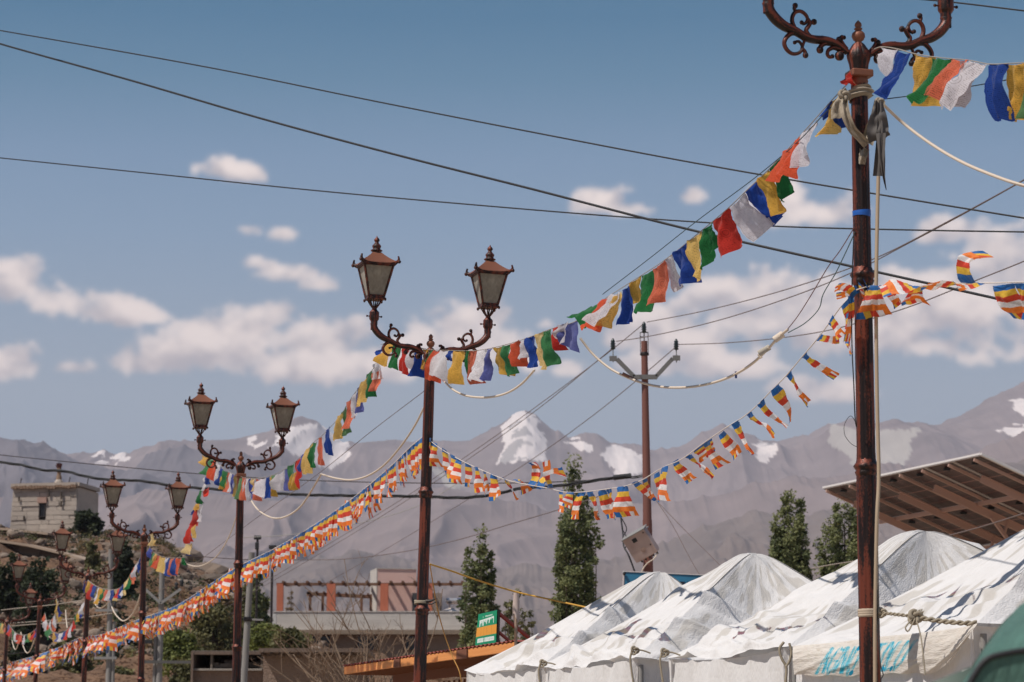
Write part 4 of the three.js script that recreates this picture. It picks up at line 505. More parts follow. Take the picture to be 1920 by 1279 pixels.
// rags, tape and rope on the nearest post
{
  const { up, o: lp } = lampTop[0], D = 16.35, axis = (py) => at(lerp(1609, 1632, (py - 38) / 1241), py, D);
  const ragTex = tex(128, 128, (x, y) => { const n = 0.6 * pn(x, y, 6, 10, 51) + 0.4 * pn(x, y, 30, 50, 52); return [0.64 * (0.7 + 0.45 * n), 0.59 * (0.7 + 0.45 * n), 0.52 * (0.7 + 0.45 * n)]; });
  const rag = std(0xffffff, 1, { map: ragTex, side: THREE.DoubleSide }), darkRag = std(lin(0.10, 0.09, 0.085), 1, { side: THREE.DoubleSide });
  const ringCloth = (py, h, r) => { const c = axis(py); return grid(40, 10, (u, v) => { const a = u * Math.PI * 2, q = 0.012 * Math.sin(v * 16 + u * 7) + 0.02 * (noise2(u * 9, v * 4) - 0.5), R = r + q + 0.02 * Math.sin(Math.PI * v); return V(c.x + Math.cos(a) * R, c.y + (0.5 - v) * h + 0.015 * Math.sin(a + 1), c.z + Math.sin(a) * R); }); };
  const ribbon = (pts, w, amp = 0.02, ns = 26, dirX = V(1, 0, 0.25)) => { const c = new THREE.CatmullRomCurve3(pts.map(([x, y, d]) => at(x, y, d))), s = rr(0, 50); return grid(9, ns, (u, v) => { const p = c.getPointAt(v), T = c.getTangentAt(v), X = dirX.clone().sub(T.clone().multiplyScalar(dirX.dot(T))).normalize(), N = X.clone().cross(T), ww = (typeof w === 'function' ? w(v) : w); return p.addScaledVector(X, (u - 0.5) * ww).addScaledVector(N, amp * (Math.sin(u * 9 + v * 2 + s) * 0.6 + 1.4 * (noise2(u * 4 + s, v * 5) - 0.5))); }); };
  const t1 = thing('cloth_rag', 'dirty grey-white cloth knotted round the nearest post below its capital', 'rag', axis(178)), rel = (g) => g.translate(-t1.position.x, -t1.position.y, -t1.position.z);
  part('wrap', rel(ringCloth(176, 0.075, 0.062)), rag, t1);
  part('drape', rel(merge([ribbon([[1584, 172, 16.25], [1582, 190, 16.2], [1586, 215, 16.16], [1600, 245, 16.16], [1616, 262, 16.18], [1626, 272, 16.2]], 0.058, 0.022), ribbon([[1626, 272, 16.2], [1630, 255, 16.22], [1636, 235, 16.2], [1644, 215, 16.2], [1650, 190, 16.2]], 0.075, 0.024)])), rag, t1);
  part('tail', rel(merge([ribbon([[1586, 168, 16.24], [1576, 182, 16.22], [1570, 200, 16.2], [1572, 222, 16.2]], (v) => 0.035 + 0.06 * v, 0.02), ribbon([[1622, 278, 16.24], [1618, 292, 16.22], [1616, 308, 16.24]], (v) => 0.07 * (1 - 0.4 * v), 0.02)])), rag, t1);
  part('knot', rel(new THREE.TorusKnotGeometry(0.022, 0.013, 48, 7).translate(...at(1582, 180, 16.22).toArray())), rag, t1);
  const t2 = thing('cloth_rag', 'dark torn grey rag hanging from the cable knot right of the nearest post', 'rag', at(1649, 190, 16.18)), rel2 = (g) => g.translate(-t2.position.x, -t2.position.y, -t2.position.z);
  part('rag', rel2(merge([ribbon([[1649, 192, 16.16], [1648, 215, 16.14], [1646, 250, 16.12], [1650, 262, 16.14]], (v) => 0.035 + 0.1 * Math.sin(v * 1.9), 0.03), ribbon([[1650, 192, 16.14], [1652, 240, 16.12], [1650, 290, 16.1], [1648, 330, 16.12]], (v) => 0.03 + 0.045 * v, 0.02), ribbon([[1652, 250, 16.1], [1654, 300, 16.08], [1658, 335, 16.1], [1662, 356, 16.12]], (v) => 0.06 * (1.05 - v), 0.012)])), darkRag, t2);
  part('knot', rel2(new THREE.TorusKnotGeometry(0.016, 0.012, 48, 7).translate(...at(1649, 192, 16.2).toArray())), rag, t2);
  const cT = axis(401), tp = thing('tape_band', 'bright blue tape wound round the nearest post', 'tape', cT);
  part('tape', [0, 1, 2].map((i) => lathe([[0.0535, -0.01], [0.0575, -0.0095], [0.058 + i * 0.0006, 0.0095], [0.0535, 0.01]], 24).rotateX(0.06 * (i - 1)).rotateZ(0.08 * (i - 1)).translate(0, (i - 1) * 0.011, 0)), std(lin(0.012, 0.10, 0.42), 0.4), tp); tp.quaternion.setFromUnitVectors(V(0, 1, 0), up);
  // rope tying the tent corner to the post
  const cr = axis(1150), rope = thing('tie_rope', 'grey-brown tie rope knotted between the nearest post and the right-hand tent corner', 'rope', cr), rel3 = (g) => g.translate(-cr.x, -cr.y, -cr.z);
  const tw = (pts, r, n) => { const c = new THREE.CatmullRomCurve3(pts.map(([x, y, d]) => at(x, y, d))), N = 60; return [0, 1].map((s) => tube([...Array(N + 1).keys()].map((i) => { const p = c.getPointAt(i / N), a = i * n + s * Math.PI; return V(p.x, p.y + Math.sin(a) * r, p.z + Math.cos(a) * r); }), r * 1.05, 5, 150)); };
  part('strand', rel3(merge(tw([[1648, 1149, 16.25], [1680, 1152, 16.1], [1712, 1156, 16]], 0.006, 0.45))), M.rope, rope);
  part('strand', rel3(merge(tw([[1714, 1157, 16], [1760, 1164, 15.9], [1800, 1168, 15.8], [1832, 1168, 15.75]], 0.0085, 0.45))), M.rope, rope);
  part('binding', rel3(merge([0, 1, 2].map((i) => lathe([[0.0635, -0.012], [0.069, -0.006], [0.0705, 0.004], [0.0635, 0.012]], 24).translate(cr.x, cr.y + (i - 1) * 0.014, cr.z)))), std(lin(0.45, 0.36, 0.27), 0.95), rope);
  part('knot', rel3(merge([new THREE.TorusKnotGeometry(0.026, 0.014, 64, 7, 2, 3).translate(...at(1716, 1157, 15.98).toArray()), ...[...Array(40)].map(() => { const p = at(1724 + rr(-10, 8), 1154 + rr(-4, 2), 15.98 + rr(-0.03, 0.03)); return tube([at(1718, 1157, 15.98), p.clone().add(V(rr(-0.01, 0.02), rr(0, 0.03), 0))], 0.002, 3, 1); })])), M.rope, rope);
  part('knot', rel3(new THREE.TorusKnotGeometry(0.018, 0.01, 48, 7).translate(...at(1653, 1149, 16.22).toArray())), M.rope, rope);
  part('rope_end', rel3(merge([tube([[1712, 1160, 15.97], [1704, 1168, 15.95], [1698, 1178, 15.94], [1702, 1184, 15.94], [1710, 1172, 15.95], [1716, 1160, 15.96]].map(([x, y, d]) => at(x, y, d)), 0.005, 5, 30), tube([[1718, 1162, 15.96], [1726, 1190, 15.9], [1731, 1225, 15.86], [1735, 1266, 15.84]].map(([x, y, d]) => at(x, y, d)), 0.0045, 5, 20)])), M.rope, rope);
}
// ---------------------------------------------------------------- white canvas tents
const canvasTex = tex(256, 256, (x, y) => { const n = 0.5 * pn(x, y, 5, 5, 61) + 0.3 * pn(x, y, 18, 18, 62) + 0.2 * pn(x, y, 70, 70, 63), st = smooth(0.62, 0.8, pn(x, y, 9, 7, 64)) * 0.085; return [0.91 - 0.06 * n - st, 0.9 - 0.063 * n - st * 1.1, 0.895 - 0.068 * n - st * 1.3]; });
const canvasBump = tex(256, 256, (x, y) => 0.5 * pn(x, y, 120, 120, 65) + 0.5 * ridgedT(x, y), null, false);
function ridgedT(x, y) { const a = 1 - Math.abs(2 * pn(x, y, 14, 9, 66) - 1), b = 1 - Math.abs(2 * pn(x, y, 31, 24, 67) - 1); return 0.6 * a * a + 0.4 * b * b; }
const canvas = new THREE.MeshPhysicalMaterial({ color: 0xffffff, map: canvasTex, roughness: 1, transmission: 0.16, thickness: 0, specularIntensity: 0.15, bumpMap: canvasBump, bumpScale: 0.006, side: THREE.DoubleSide });
function tent(label, FL, FR, peak, depth, { seedN = 1, wrinkle = 1, sag = 0.10, sag1 = 1, frontDrop = 0.7, front, extra } = {}) {
  const C0 = FL.clone().lerp(FR, 0.5), back = depth, BL = FL.clone().add(back), BR = FR.clone().add(back), P = peak, o = V(C0.x, 0, C0.z);
  const root = thing('tent', label, 'tent', o, 'white canvas tents pitched in a row');
  const cs = [FL, FR, BR, BL];
  const sides = ['front', 'right', 'back', 'left'];
  const geos = cs.map((A, i) => {
    const B = cs[(i + 1) % 4], nU = i < 2 ? 90 : 30, nV = i < 2 ? 110 : 30, eL = A.distanceTo(B), n = B.clone().sub(A).cross(P.clone().sub(A)).normalize(); if (n.y < 0) n.negate();
    return grid(nU, nV, (u, v) => {
      const ee = 0.1, vv = (Math.sqrt(v * v + ee * ee) - ee) / (Math.sqrt(1 + ee * ee) - ee), edge = 4 * u * (1 - u), p = P.clone().lerp(A.clone().lerp(B, u), v);
      p.y = lerp(P.y, lerp(A.y, B.y, u), vv);
      p.y -= Math.sin(Math.PI * Math.pow(v, i === 1 ? 0.9 : 1.4)) * (sag * (0.35 + 0.75 * edge) + (i === 1 ? 0.30 * sag1 * Math.pow(edge, 1.3) : 0));           // cloth hangs between ridge poles
      p.y -= 0.035 * edge * v * v;                                                             // and along the eave
      const X = u * eL, Yv = v, s = seedN * 17 + i * 5, slant = P.distanceTo(A.clone().lerp(B, 0.5)), gx = (u - 0.5) * eL * v, gy = v * slant;
      const lift = smooth(0, 0.12, u) * smooth(1, 0.88, u) * smooth(0, 0.06, v);
      // loose cloth, by its place on the slope: broad billows, tension folds running down from the ridge, creases and slack above the eave
      const eave = smooth(0.45, 0.9, v) * smooth(1.0, 0.97, v);
      const w1 = ridged(gx * 0.8 + s, gy * 2.4 + 0.6 * noise2(gx * 1.6, s), 3) - 0.45, w3 = fbm2(gx * 1.3 + s, gy * 1.5 + s, 3) - 0.5;
      const fold = Math.max(0, ridged(gx * 0.95 - gy * 0.5 + s, gy * 0.22 + gx * 0.1 + s, 2) - 0.55), fine = fbm2(gx * 7 + s, gy * 9, 2) - 0.5;
      p.addScaledVector(n, wrinkle * lift * ((i === 0 ? 0.17 : 0.10) * eave * w1 + 0.11 * w3 + 0.12 * fold + 0.012 * fine));
      const k = Math.sin(Math.PI * clamp((v - 0.5) / 0.47)), rows = Math.max(0, Math.sin(gy * 19 + 4 * noise2(gx * 1.4 + s, gy * 1.3)));
      p.addScaledVector(n, wrinkle * lift * 0.04 * (k > 0 ? k : 0) * rows * rows * smooth(0.4, 0.65, noise2(gx * 1.2 + s + 3, gy * 1.1 + s)));
      const tri = (c0, w) => Math.max(0, 1 - Math.abs(v - c0) / w); if (i === 1) p.addScaledVector(n, 0.07 * (tri(0.46, 0.05) + tri(0.7, 0.06)) * smooth(0.6, 0.1, u)); if (i === 0) p.addScaledVector(n, 0.05 * tri(0.66 + 0.1 * noise2(X, s), 0.07) * smooth(0.05, 0.3, u) * smooth(1, 0.8, u));
      p.sub(o); p.u = X / 1.1 + i * 0.3; p.v = v * 2.2; return p;
    });
  });
  geos.forEach((g, i) => part('roof_panel', g, canvas, root));
  // walls hanging from the eaves
  const wall = (A, B, drop, amp, nm, s) => part(nm, grid(70, 24, (u, v) => { const p = A.clone().lerp(B, u), n = B.clone().sub(A).cross(V(0, 1, 0)).normalize(); p.y -= drop * v + 0.035 * 4 * u * (1 - u) + 0.01; const bag = Math.sin(Math.PI * Math.min(1, v * 1.5)) * 0.05 * Math.sin(Math.PI * u); p.addScaledVector(n, -0.02 + bag + amp * (0.7 * (noise2(u * 9 + s, v * 0.9) - 0.5) * (0.3 + v) + 0.5 * (noise2((u + v * 0.4) * 18 + s, v * 1.6 + s) - 0.5) + 0.3 * (ridged(u * 5 - v * 2 + s, v * 3, 3) - 0.5))); p.sub(o); p.u = u * 2.2; p.v = v; return p; }), canvas, root);
  const inset = (A, B, t) => A.clone().lerp(B, t);
  if (front !== false) wall(inset(FL, FR, 0.01), inset(FL, FR, 0.97), 2.3, 0.09, 'front_wall', seedN * 3.1);
  wall(FR.clone().lerp(FL, 0.03), BR, 2.3, 0.06, 'side_wall', seedN * 5.3 + 2);
  wall(BL, FL.clone().lerp(FR, 0.03), 2.3, 0.06, 'side_wall', seedN * 7.7 + 4);
  for (const c of cs) part('pole', lathe([[0.02, -0.02], [0.02, c.y - 0.06]], 8).translate(c.x - o.x + (P.x - c.x) * 0.04, 0, c.z - o.z + (P.z - c.z) * 0.04), M.grey, root);
  part('pole', lathe([[0.025, 0], [0.025, P.y - 0.1]], 8).translate(P.x - o.x, 0, P.z - o.z), M.grey, root);
  extra?.(root, o, wall);
  return root;
}
{
  const FL1 = at(870, 1257, 27), FR1 = at(1012, 1250, 24.4), FL2 = at(1010, 1250, 24.38), FR2 = at(1192, 1232, 21.7), FL3 = at(1250, 1234, 21), FR3 = at(1478, 1212, 18.6), FL4 = at(1488, 1212, 18.4), FR4 = at(1832, 1168, 15.8);
  const dep = V(3.1, 0, -0.88), dep1 = V(2.3, 0, -0.65), dep2 = V(2.65, 0, -0.75);
  const tie = (root, o, px, py, D) => part('tie_rope', [tube([[px - 6, py - 8], [px - 12, py + 10], [px - 10, py + 34], [px - 6, py + 60]].map(([x, y]) => at(x, y, D).sub(o)), 0.009, 5, 20), new THREE.TorusKnotGeometry(0.022, 0.009, 40, 6).translate(...at(px - 4, py - 2, D).sub(o).toArray()), tube([[px - 4, py - 4], [px + 12, py - 2], [px + 26, py + 3]].map(([x, y]) => at(x, y, D).sub(o)), 0.007, 5, 12)], M.rope, root);
  tent('leftmost and farthest white canvas tent, its eave corner beside the orange shed roof', FL1, FR1, at(1238, 1073, 26.1), dep1, { seedN: 1, sag1: 0.35, wrinkle: 1.1, extra: (r, o) => tie(r, o, 1022, 1246, 24.1) });
  tent('second white canvas tent, its peak right of the blue sign', FL2, FR2, at(1416, 1038, 23.5), dep2, { seedN: 2, sag1: 0.4, wrinkle: 1.15, extra: (r, o) => tie(r, o, 1194, 1222, 21.5) });
  tent('third white canvas tent, its peak below the solar panels', FL3, FR3, at(1736, 996, 20.25), dep, { seedN: 3, wrinkle: 1.1, extra: (r, o) => { tie(r, o, 1250, 1226, 20.85); part('tie_rope', tube([[1470, 1204], [1462, 1216], [1466, 1235], [1474, 1250], [1472, 1290]].map(([x, y]) => at(x, y, 18.5).sub(o)), 0.01, 5, 24), M.rope, r); part('tie_rope', tube([[1480, 1206], [1484, 1222], [1480, 1240], [1474, 1250]].map(([x, y]) => at(x, y, 18.45).sub(o)), 0.009, 5, 20), M.rope, r); } });
  // nearest tent carries a hanging flap with blue lettering
  tent('nearest white canvas tent behind the tall post, blue hand-painted lettering on its hanging flap', FL4, FR4, at(2085, 926, 17.55), dep, { seedN: 4, wrinkle: 0.55, sag: 0.09, extra: (root, o) => {
    const c = document.createElement('canvas'); c.width = 1024; c.height = 320; const g = c.getContext('2d');
    g.fillStyle = '#e6dfd6'; g.fillRect(0, 0, 1024, 320);
    for (let i = 0; i < 900; i++) { g.fillStyle = `rgba(150,125,95,${rr(0.01, 0.06)})`; g.beginPath(); g.ellipse(rr(0, 1024), rr(0, 320), rr(2, 30), rr(2, 14), rr(0, 3), 0, 7); g.fill(); }
    const ink = (x, pts, w, a) => { g.strokeStyle = `rgba(40,172,208,${a})`; g.lineWidth = w; g.lineCap = 'round'; g.beginPath(); pts.forEach(([px, py], i) => (i ? g.lineTo(x + px + (150 - py) * 0.28, py) : g.moveTo(x + px + (150 - py) * 0.28, py))); g.stroke(); };
    const L = { A: [[[0, 255], [22, 90]], [[22, 90], [44, 255]], [[8, 190], [38, 190]]], G: [[[42, 110], [20, 95], [2, 150], [4, 220], [24, 255], [44, 220], [42, 180], [26, 180]]], N: [[[0, 255], [4, 95]], [[4, 95], [40, 255]], [[40, 255], [44, 95]]], O: [[[22, 95], [4, 140], [4, 210], [22, 252], [42, 210], [42, 140], [22, 95]]], T: [[[0, 100], [46, 96]], [[22, 98], [20, 255]]], L: [[[4, 95], [2, 250]], [[2, 250], [40, 246]]], U: [[[4, 95], [2, 215], [20, 252], [40, 215], [44, 95]]] };
    [['A', 162], ['G', 210], ['N', 258], ['O', 305], ['T', 412], ['O', 462], ['L', 512], ['U', 556]].forEach(([ch, x]) => { for (const s of L[ch]) for (let k = 0; k < 5; k++) ink(x * 1.0 + rr(-5, 5), s.map(([a, b]) => [a * 0.9 + rr(-3, 3), 55 + (b - 90) * 1.45 + rr(-8, 8)]), rr(4, 20), rr(0.16, 0.5)); });
    for (let i = 0; i < 900; i++) { g.fillStyle = `rgba(232,226,218,${rr(0.2, 0.7)})`; const x = rr(140, 660), y = rr(30, 315); g.beginPath(); g.ellipse(x, y, rr(0.8, 3), rr(8, 46), 0.27, 0, 7); g.fill(); }
    for (const [x, y] of [[462, 275], [515, 285], [300, 290], [338, 85], [440, 80]]) { g.fillStyle = 'rgba(15,150,200,0.85)'; g.beginPath(); g.ellipse(x, y, 9, 22, 0.25, 0, 7); g.fill(); }
    const t = new THREE.CanvasTexture(c); t.colorSpace = THREE.SRGBColorSpace;
    const m = canvas.clone(); m.map = t; m.transmission = 0.25; m.bumpScale = 0.004;
    const TL = [[1488, 1212], [1560, 1206], [1640, 1196], [1720, 1188], [1800, 1178], [1834, 1170]], BLn = [[1490, 1266], [1560, 1268], [1640, 1265], [1700, 1263], [1760, 1258], [1812, 1206]];
    const topC = TL.map(([x, y]) => at(x, y, lerp(18.36, 15.74, (x - 1488) / 346))), botC = BLn.map(([x, y]) => at(x, y, lerp(18.3, 15.72, (x - 1488) / 346)));
    const tc = new THREE.CatmullRomCurve3(topC), bc = new THREE.CatmullRomCurve3(botC);
    const flapGeo = grid(90, 26, (u, v) => { const p = tc.getPoint(u).lerp(bc.getPoint(u), v), n = V(-0.2, 0, 1); p.addScaledVector(n, 0.05 + 0.05 * (1 - v) * v * 4 + 0.045 * (noise2(u * 9 + 2, v * 1.2) - 0.5) * (0.4 + v) + 0.03 * (ridged(u * 7 + v * 2.5, v * 2.2 + 3, 3) - 0.5)); p.y += 0.012 * Math.sin(u * 40) * v * (noise2(u * 6, 3) - 0.2); p.u = u; p.v = 1 - v; return p.sub(o); });
    tag(part('lettered_flap', flapGeo, m, root), 'hanging white flap with faded blue hand-painted letters');
  } });
}
// dark green canvas hood close by at the lower right
{
  const D = 7, green = new THREE.MeshPhysicalMaterial({ color: lin(0.085, 0.185, 0.145), roughness: 0.75, sheen: 0.4, sheenRoughness: 0.6, sheenColor: new THREE.Color(0.3, 0.4, 0.35), map: tex(128, 128, (x, y) => 0.8 + 0.2 * (0.5 * pn(x, y, 8, 8, 71) + 0.5 * pn(x, y, 40, 40, 72))), bumpMap: canvasBump, bumpScale: 0.004, side: THREE.DoubleSide });
  const o = at(1860, 1290, D), root = thing('vehicle_hood', 'blurred dark green canvas vehicle hood with black piping at the lower right corner', 'canvas hood', V(o.x, 0, o.z));
  const rel = (p) => p.sub(root.position);
  const crest = [[1795, 1300, 6.2], [1806, 1272, 6.5], [1832, 1235, 6.8], [1862, 1190, 7], [1892, 1155, 7.1], [1935, 1126, 7.2], [2010, 1098, 7.3], [2120, 1085, 7.4]].map((a) => at(...a)), low = [[1660, 1310, 6.2], [1720, 1290, 6.2], [1790, 1262, 6.2], [1838, 1236, 6.2], [1880, 1226, 6.2], [1940, 1218, 6.2], [2010, 1206, 6.2], [2120, 1196, 6.2]].map((a) => at(...a));
  const cc = new THREE.CatmullRomCurve3(crest), lc = new THREE.CatmullRomCurve3([[1800, 1330, 6.0], [1808, 1300, 6.0], [1822, 1268, 6.0], [1846, 1238, 6.0], [1880, 1227, 6.0], [1930, 1219, 6.0], [2010, 1206, 6.0], [2120, 1190, 6.0]].map((a) => at(...a)));
  part('canopy', grid(40, 24, (u, v) => { const a = cc.getPoint(u), b = lc.getPoint(u), p = a.lerp(b, v); p.z += 0.16 * Math.sin(Math.PI * v); p.y += 0.03 * Math.sin(Math.PI * v) + 0.012 * (noise2(u * 9, v * 4) - 0.5); return rel(p); }), green, root);
  part('canopy', grid(40, 10, (u, v) => { const p = cc.getPoint(u).clone(); p.z -= 1.4 * v; p.y -= 0.35 * v * v; p.x += 0.25 * v; return rel(p); }), green, root);
  part('side_curtain', grid(40, 20, (u, v) => { const p = lc.getPoint(u).clone(); p.y -= 1.2 * v; p.z += 0.05 * Math.sin(u * 8 + v * 3) * v + 0.03; p.x -= 0.1 * v; return rel(p); }), green, root);
  part('piping', tube([...Array(20).keys()].map((i) => { const p = lc.getPoint(i / 19); p.z += 0.03; return rel(p); }), 0.008, 6, 60), M.black, root);
  part('front_apron', grid(24, 12, (u, v) => { const a = at(1640, 1320, 6.6).lerp(at(1830, 1243, 6.5), u); a.y -= 0.6 * v; a.z += 0.06 * Math.sin(u * 3) + 0.1; return rel(a); }), std(lin(0.22, 0.27, 0.235), 0.9, { side: THREE.DoubleSide }), root);
  part('frame', [tube([rel(at(1900, 1180, 7.4)), rel(V(o.x + 0.15, 0, -7.4))], 0.02, 6, 2), tube([rel(at(2080, 1150, 7.4)), rel(V(o.x + 0.5, 0, -7.4))], 0.02, 6, 2)], M.dark, root);
}
// ---------------------------------------------------------------- hill at the left
const soilTex = tex(256, 256, (x, y) => { const n = 0.4 * pn(x, y, 6, 6, 81) + 0.3 * pn(x, y, 24, 24, 82) + 0.3 * pn(x, y, 96, 96, 83), d = smooth(0.62, 0.72, pn(x, y, 40, 40, 84)) * 0.16; return [0.34 + 0.2 * n - d, 0.258 + 0.155 * n - d, 0.195 + 0.12 * n - d]; });
const soil = std(0xffffff, 1, { map: soilTex });
const HILL = [[-200, 970], [-60, 978], [0, 984], [60, 998], [120, 1000], [180, 1000], [215, 992], [245, 1006], [290, 1012], [325, 1026], [350, 1050], [380, 1062], [415, 1074], [435, 1094], [450, 1120], [480, 1150], [520, 1176], [570, 1200], [640, 1225], [760, 1262], [900, 1300]];
const hillY = (x, D) => { const px = 960 + x / D * F * 0.99, cy = interp(HILL, px), yt = at(px, cy, 190).y, yb = at(px, 1300, 112).y, t = clamp((D - 112) / 78); return lerp(yb, yt, Math.pow(t, 0.9)); };
const hillRelief = (x, D) => (ridged(x / 7, D / 9, 5) - 0.5) * 1.9 + (fbm2(x / 2.2, D / 3, 3) - 0.5) * 0.7 + 0.5 * smooth(0.45, 0.55, noise2(x / 14 + 3, D / 6)) ;
structure('hill', grid(230, 200, (u, v) => {
  const D = v < 0.82 ? lerp(100, 190, v / 0.82) : lerp(190, 250, (v - 0.82) / 0.18), x = lerp(-62, 6, u) * (D / 190) * 1.0 - 0;
  const dd = Math.min(D, 190); let y = hillY(x * dd / D, dd) * (D > 190 ? 1 - (D - 190) / 60 * 0.9 : 1); y += hillRelief(x, D) * smooth(190, 172, dd) + (D > 188 ? 0 : 0);
  const edge = smooth(0, 0.05, v); y = lerp(-1, y, edge); const p = V(x, y, -D); p.u = x / 4; p.v = (D + y) / 4; return p;
}), soil);
const onHill = (px, D) => { const x = (px - 960) / F * D; return V(x, hillY(x, D) + hillRelief(x, D) * smooth(190, 172, D), -D); };
{ // loose boulders on the slope and along its crest
  const rockMat = [std(lin(0.19, 0.14, 0.105), 1, { flatShading: true }), std(lin(0.13, 0.098, 0.075), 1, { flatShading: true }), std(lin(0.26, 0.2, 0.155), 1, { flatShading: true })];
  const rock = (r, s) => { const g = mergeVertices(new THREE.IcosahedronGeometry(r, 2).deleteAttribute('uv').deleteAttribute('normal'), 1e-4), p = g.attributes.position; for (let i = 0; i < p.count; i++) { const x = p.getX(i) / r, y = p.getY(i) / r, z = p.getZ(i) / r, f = 0.6 + 0.75 * noise3(x * 1.7 + s, y * 1.7, z * 1.7) + 0.35 * Math.abs(noise3(x * 3.6 + s, y * 3.6, z * 3.6) - 0.5); p.setXYZ(i, p.getX(i) * f * 1.25, p.getY(i) * f * 0.75, p.getZ(i) * f); } g.computeVertexNormals(); return g; };
  const shapes = [0, 1, 2, 3].map((i) => rock(1, i * 9)), list = [[], [], []];
  const big = [[330, 1052, 186, 1.5, 'flat-topped pale'], [356, 1078, 178, 1.35, 'large tilted brown'], [388, 1080, 178, 1.5, 'broad'], [412, 1090, 172, 1.2, 'sharp-edged'], [300, 1036, 186, 1.1, 'rounded'], [236, 1022, 186, 1.2, 'dark'], [345, 1112, 164, 1.3, 'long slab-like']];
  for (const [px, py, D, r, w] of big) { const p = at(px, py, D), m = part('boulder', shapes[Math.floor(rnd() * 4)].clone().scale(r, r * 0.8, r), rockMat[Math.floor(rnd() * 3)]); m.position.copy(p); m.position.y = Math.min(p.y, onHill(px, D).y + r * 0.6); m.rotation.y = rr(0, 6); tag(m, { 'flat-topped pale': 'flat-topped pale boulder on the hill crest under the dropping prayer flags', 'large tilted brown': 'large brown boulder on the crest left of the third lamp post', broad: 'broad boulder midway along the rocky crest left of the third post', 'sharp-edged': 'boulder at the right end of the rocky crest, nearest the third post', rounded: 'boulder on the crest just right of the fourth lamp post', dark: 'boulder right of the dark bush beside the old hilltop building', 'long slab-like': 'slab-like boulder low on the slope between the third and fourth posts' }[w], 'boulder', 'boulders on the hill'); }
  for (let i = 0; i < 1300; i++) { const D = rr(116, 189), px = rr(-60, 620), p = onHill(px, D); if (p.x > 4) continue; const s = 0.08 + 0.4 * Math.pow(rnd(), 5), g = shapes[i % 4].clone().rotateY(rr(0, 6)).scale(s, s, s).translate(p.x, p.y + 0.05, p.z); g.index && 0; list[i % 3].push(g); }
  const g = list.map((l) => merge(l)); const root = new THREE.Group(); root.name = 'loose_stones'; scene.add(root); tag(root, 'loose brown stones strewn over the hillside', 'stones', null, 'stuff'); g.forEach((q, i) => { const m = part('stones', q, rockMat[i], root); m.userData.kind = 'stuff'; });
}
// ---------------------------------------------------------------- foliage
const leafMat = (a, b) => { const m = new THREE.MeshPhysicalMaterial({ color: 0xffffff, vertexColors: true, roughness: 0.75, transmission: 0.42, thickness: 0, side: THREE.DoubleSide, specularIntensity: 0.4 }); m.userData.tones = [a, b]; return m; };
const GREEN = leafMat([0.06, 0.085, 0.03], [0.34, 0.35, 0.15]), OLIVE = leafMat([0.06, 0.068, 0.026], [0.28, 0.25, 0.10]), DARKG = leafMat([0.014, 0.024, 0.012], [0.06, 0.075, 0.028]), DRY = leafMat([0.16, 0.11, 0.05], [0.30, 0.2, 0.09]), BRIGHT = leafMat([0.08, 0.10, 0.02], [0.26, 0.28, 0.07]);
const bark = std(lin(0.10, 0.075, 0.055), 1);
function leaves(spots, size, mat) {                                   // spots: [centre, spread, count]
  let n = 0; for (const s of spots) n += s[2]; const pos = new Float32Array(n * 12), col = new Float32Array(n * 12), nor = new Float32Array(n * 12), idx = []; let k = 0; const [a, b] = mat.userData.tones;
  for (const [c, spread, count] of spots) { const base = rr(0.1, 0.75); for (let i = 0; i < count; i++, k++) {
    const d = V(rr(-1, 1), rr(-1, 1), rr(-1, 1)); while (d.length() > 1) d.set(rr(-1, 1), rr(-1, 1), rr(-1, 1)); const q = c.clone().addScaledVector(d, spread), s = size * rr(0.6, 1.3);
    const t1 = V(rr(-1, 1), rr(-1, 0.6), rr(-1, 1)).normalize(), nn = d.clone().multiplyScalar(0.8).add(V(rr(-1, 1), rr(-0.4, 1), rr(-1, 1))).normalize(), t2 = t1.clone().cross(nn).normalize(), t = clamp(base + rr(-0.25, 0.3));
    const P = [q, q.clone().addScaledVector(t1, s * 0.55).addScaledVector(t2, s * 0.34), q.clone().addScaledVector(t1, s), q.clone().addScaledVector(t1, s * 0.5).addScaledVector(t2, -s * 0.34)];
    const fn = P[1].clone().sub(P[0]).cross(P[2].clone().sub(P[0])).normalize();
    P.forEach((p, j) => { const o = (k * 4 + j) * 3; pos.set([p.x, p.y, p.z], o); nor.set([fn.x, fn.y, fn.z], o); col.set([lerp(a[0], b[0], t), lerp(a[1], b[1], t), lerp(a[2], b[2], t)], o); }); idx.push(k * 4, k * 4 + 1, k * 4 + 2, k * 4, k * 4 + 2, k * 4 + 3);
  } }
  const g = new THREE.BufferGeometry(); g.setAttribute('position', new THREE.BufferAttribute(pos, 3)); g.setAttribute('normal', new THREE.BufferAttribute(nor, 3)); g.setAttribute('color', new THREE.BufferAttribute(col, 3)); g.setIndex(idx); return g;
}
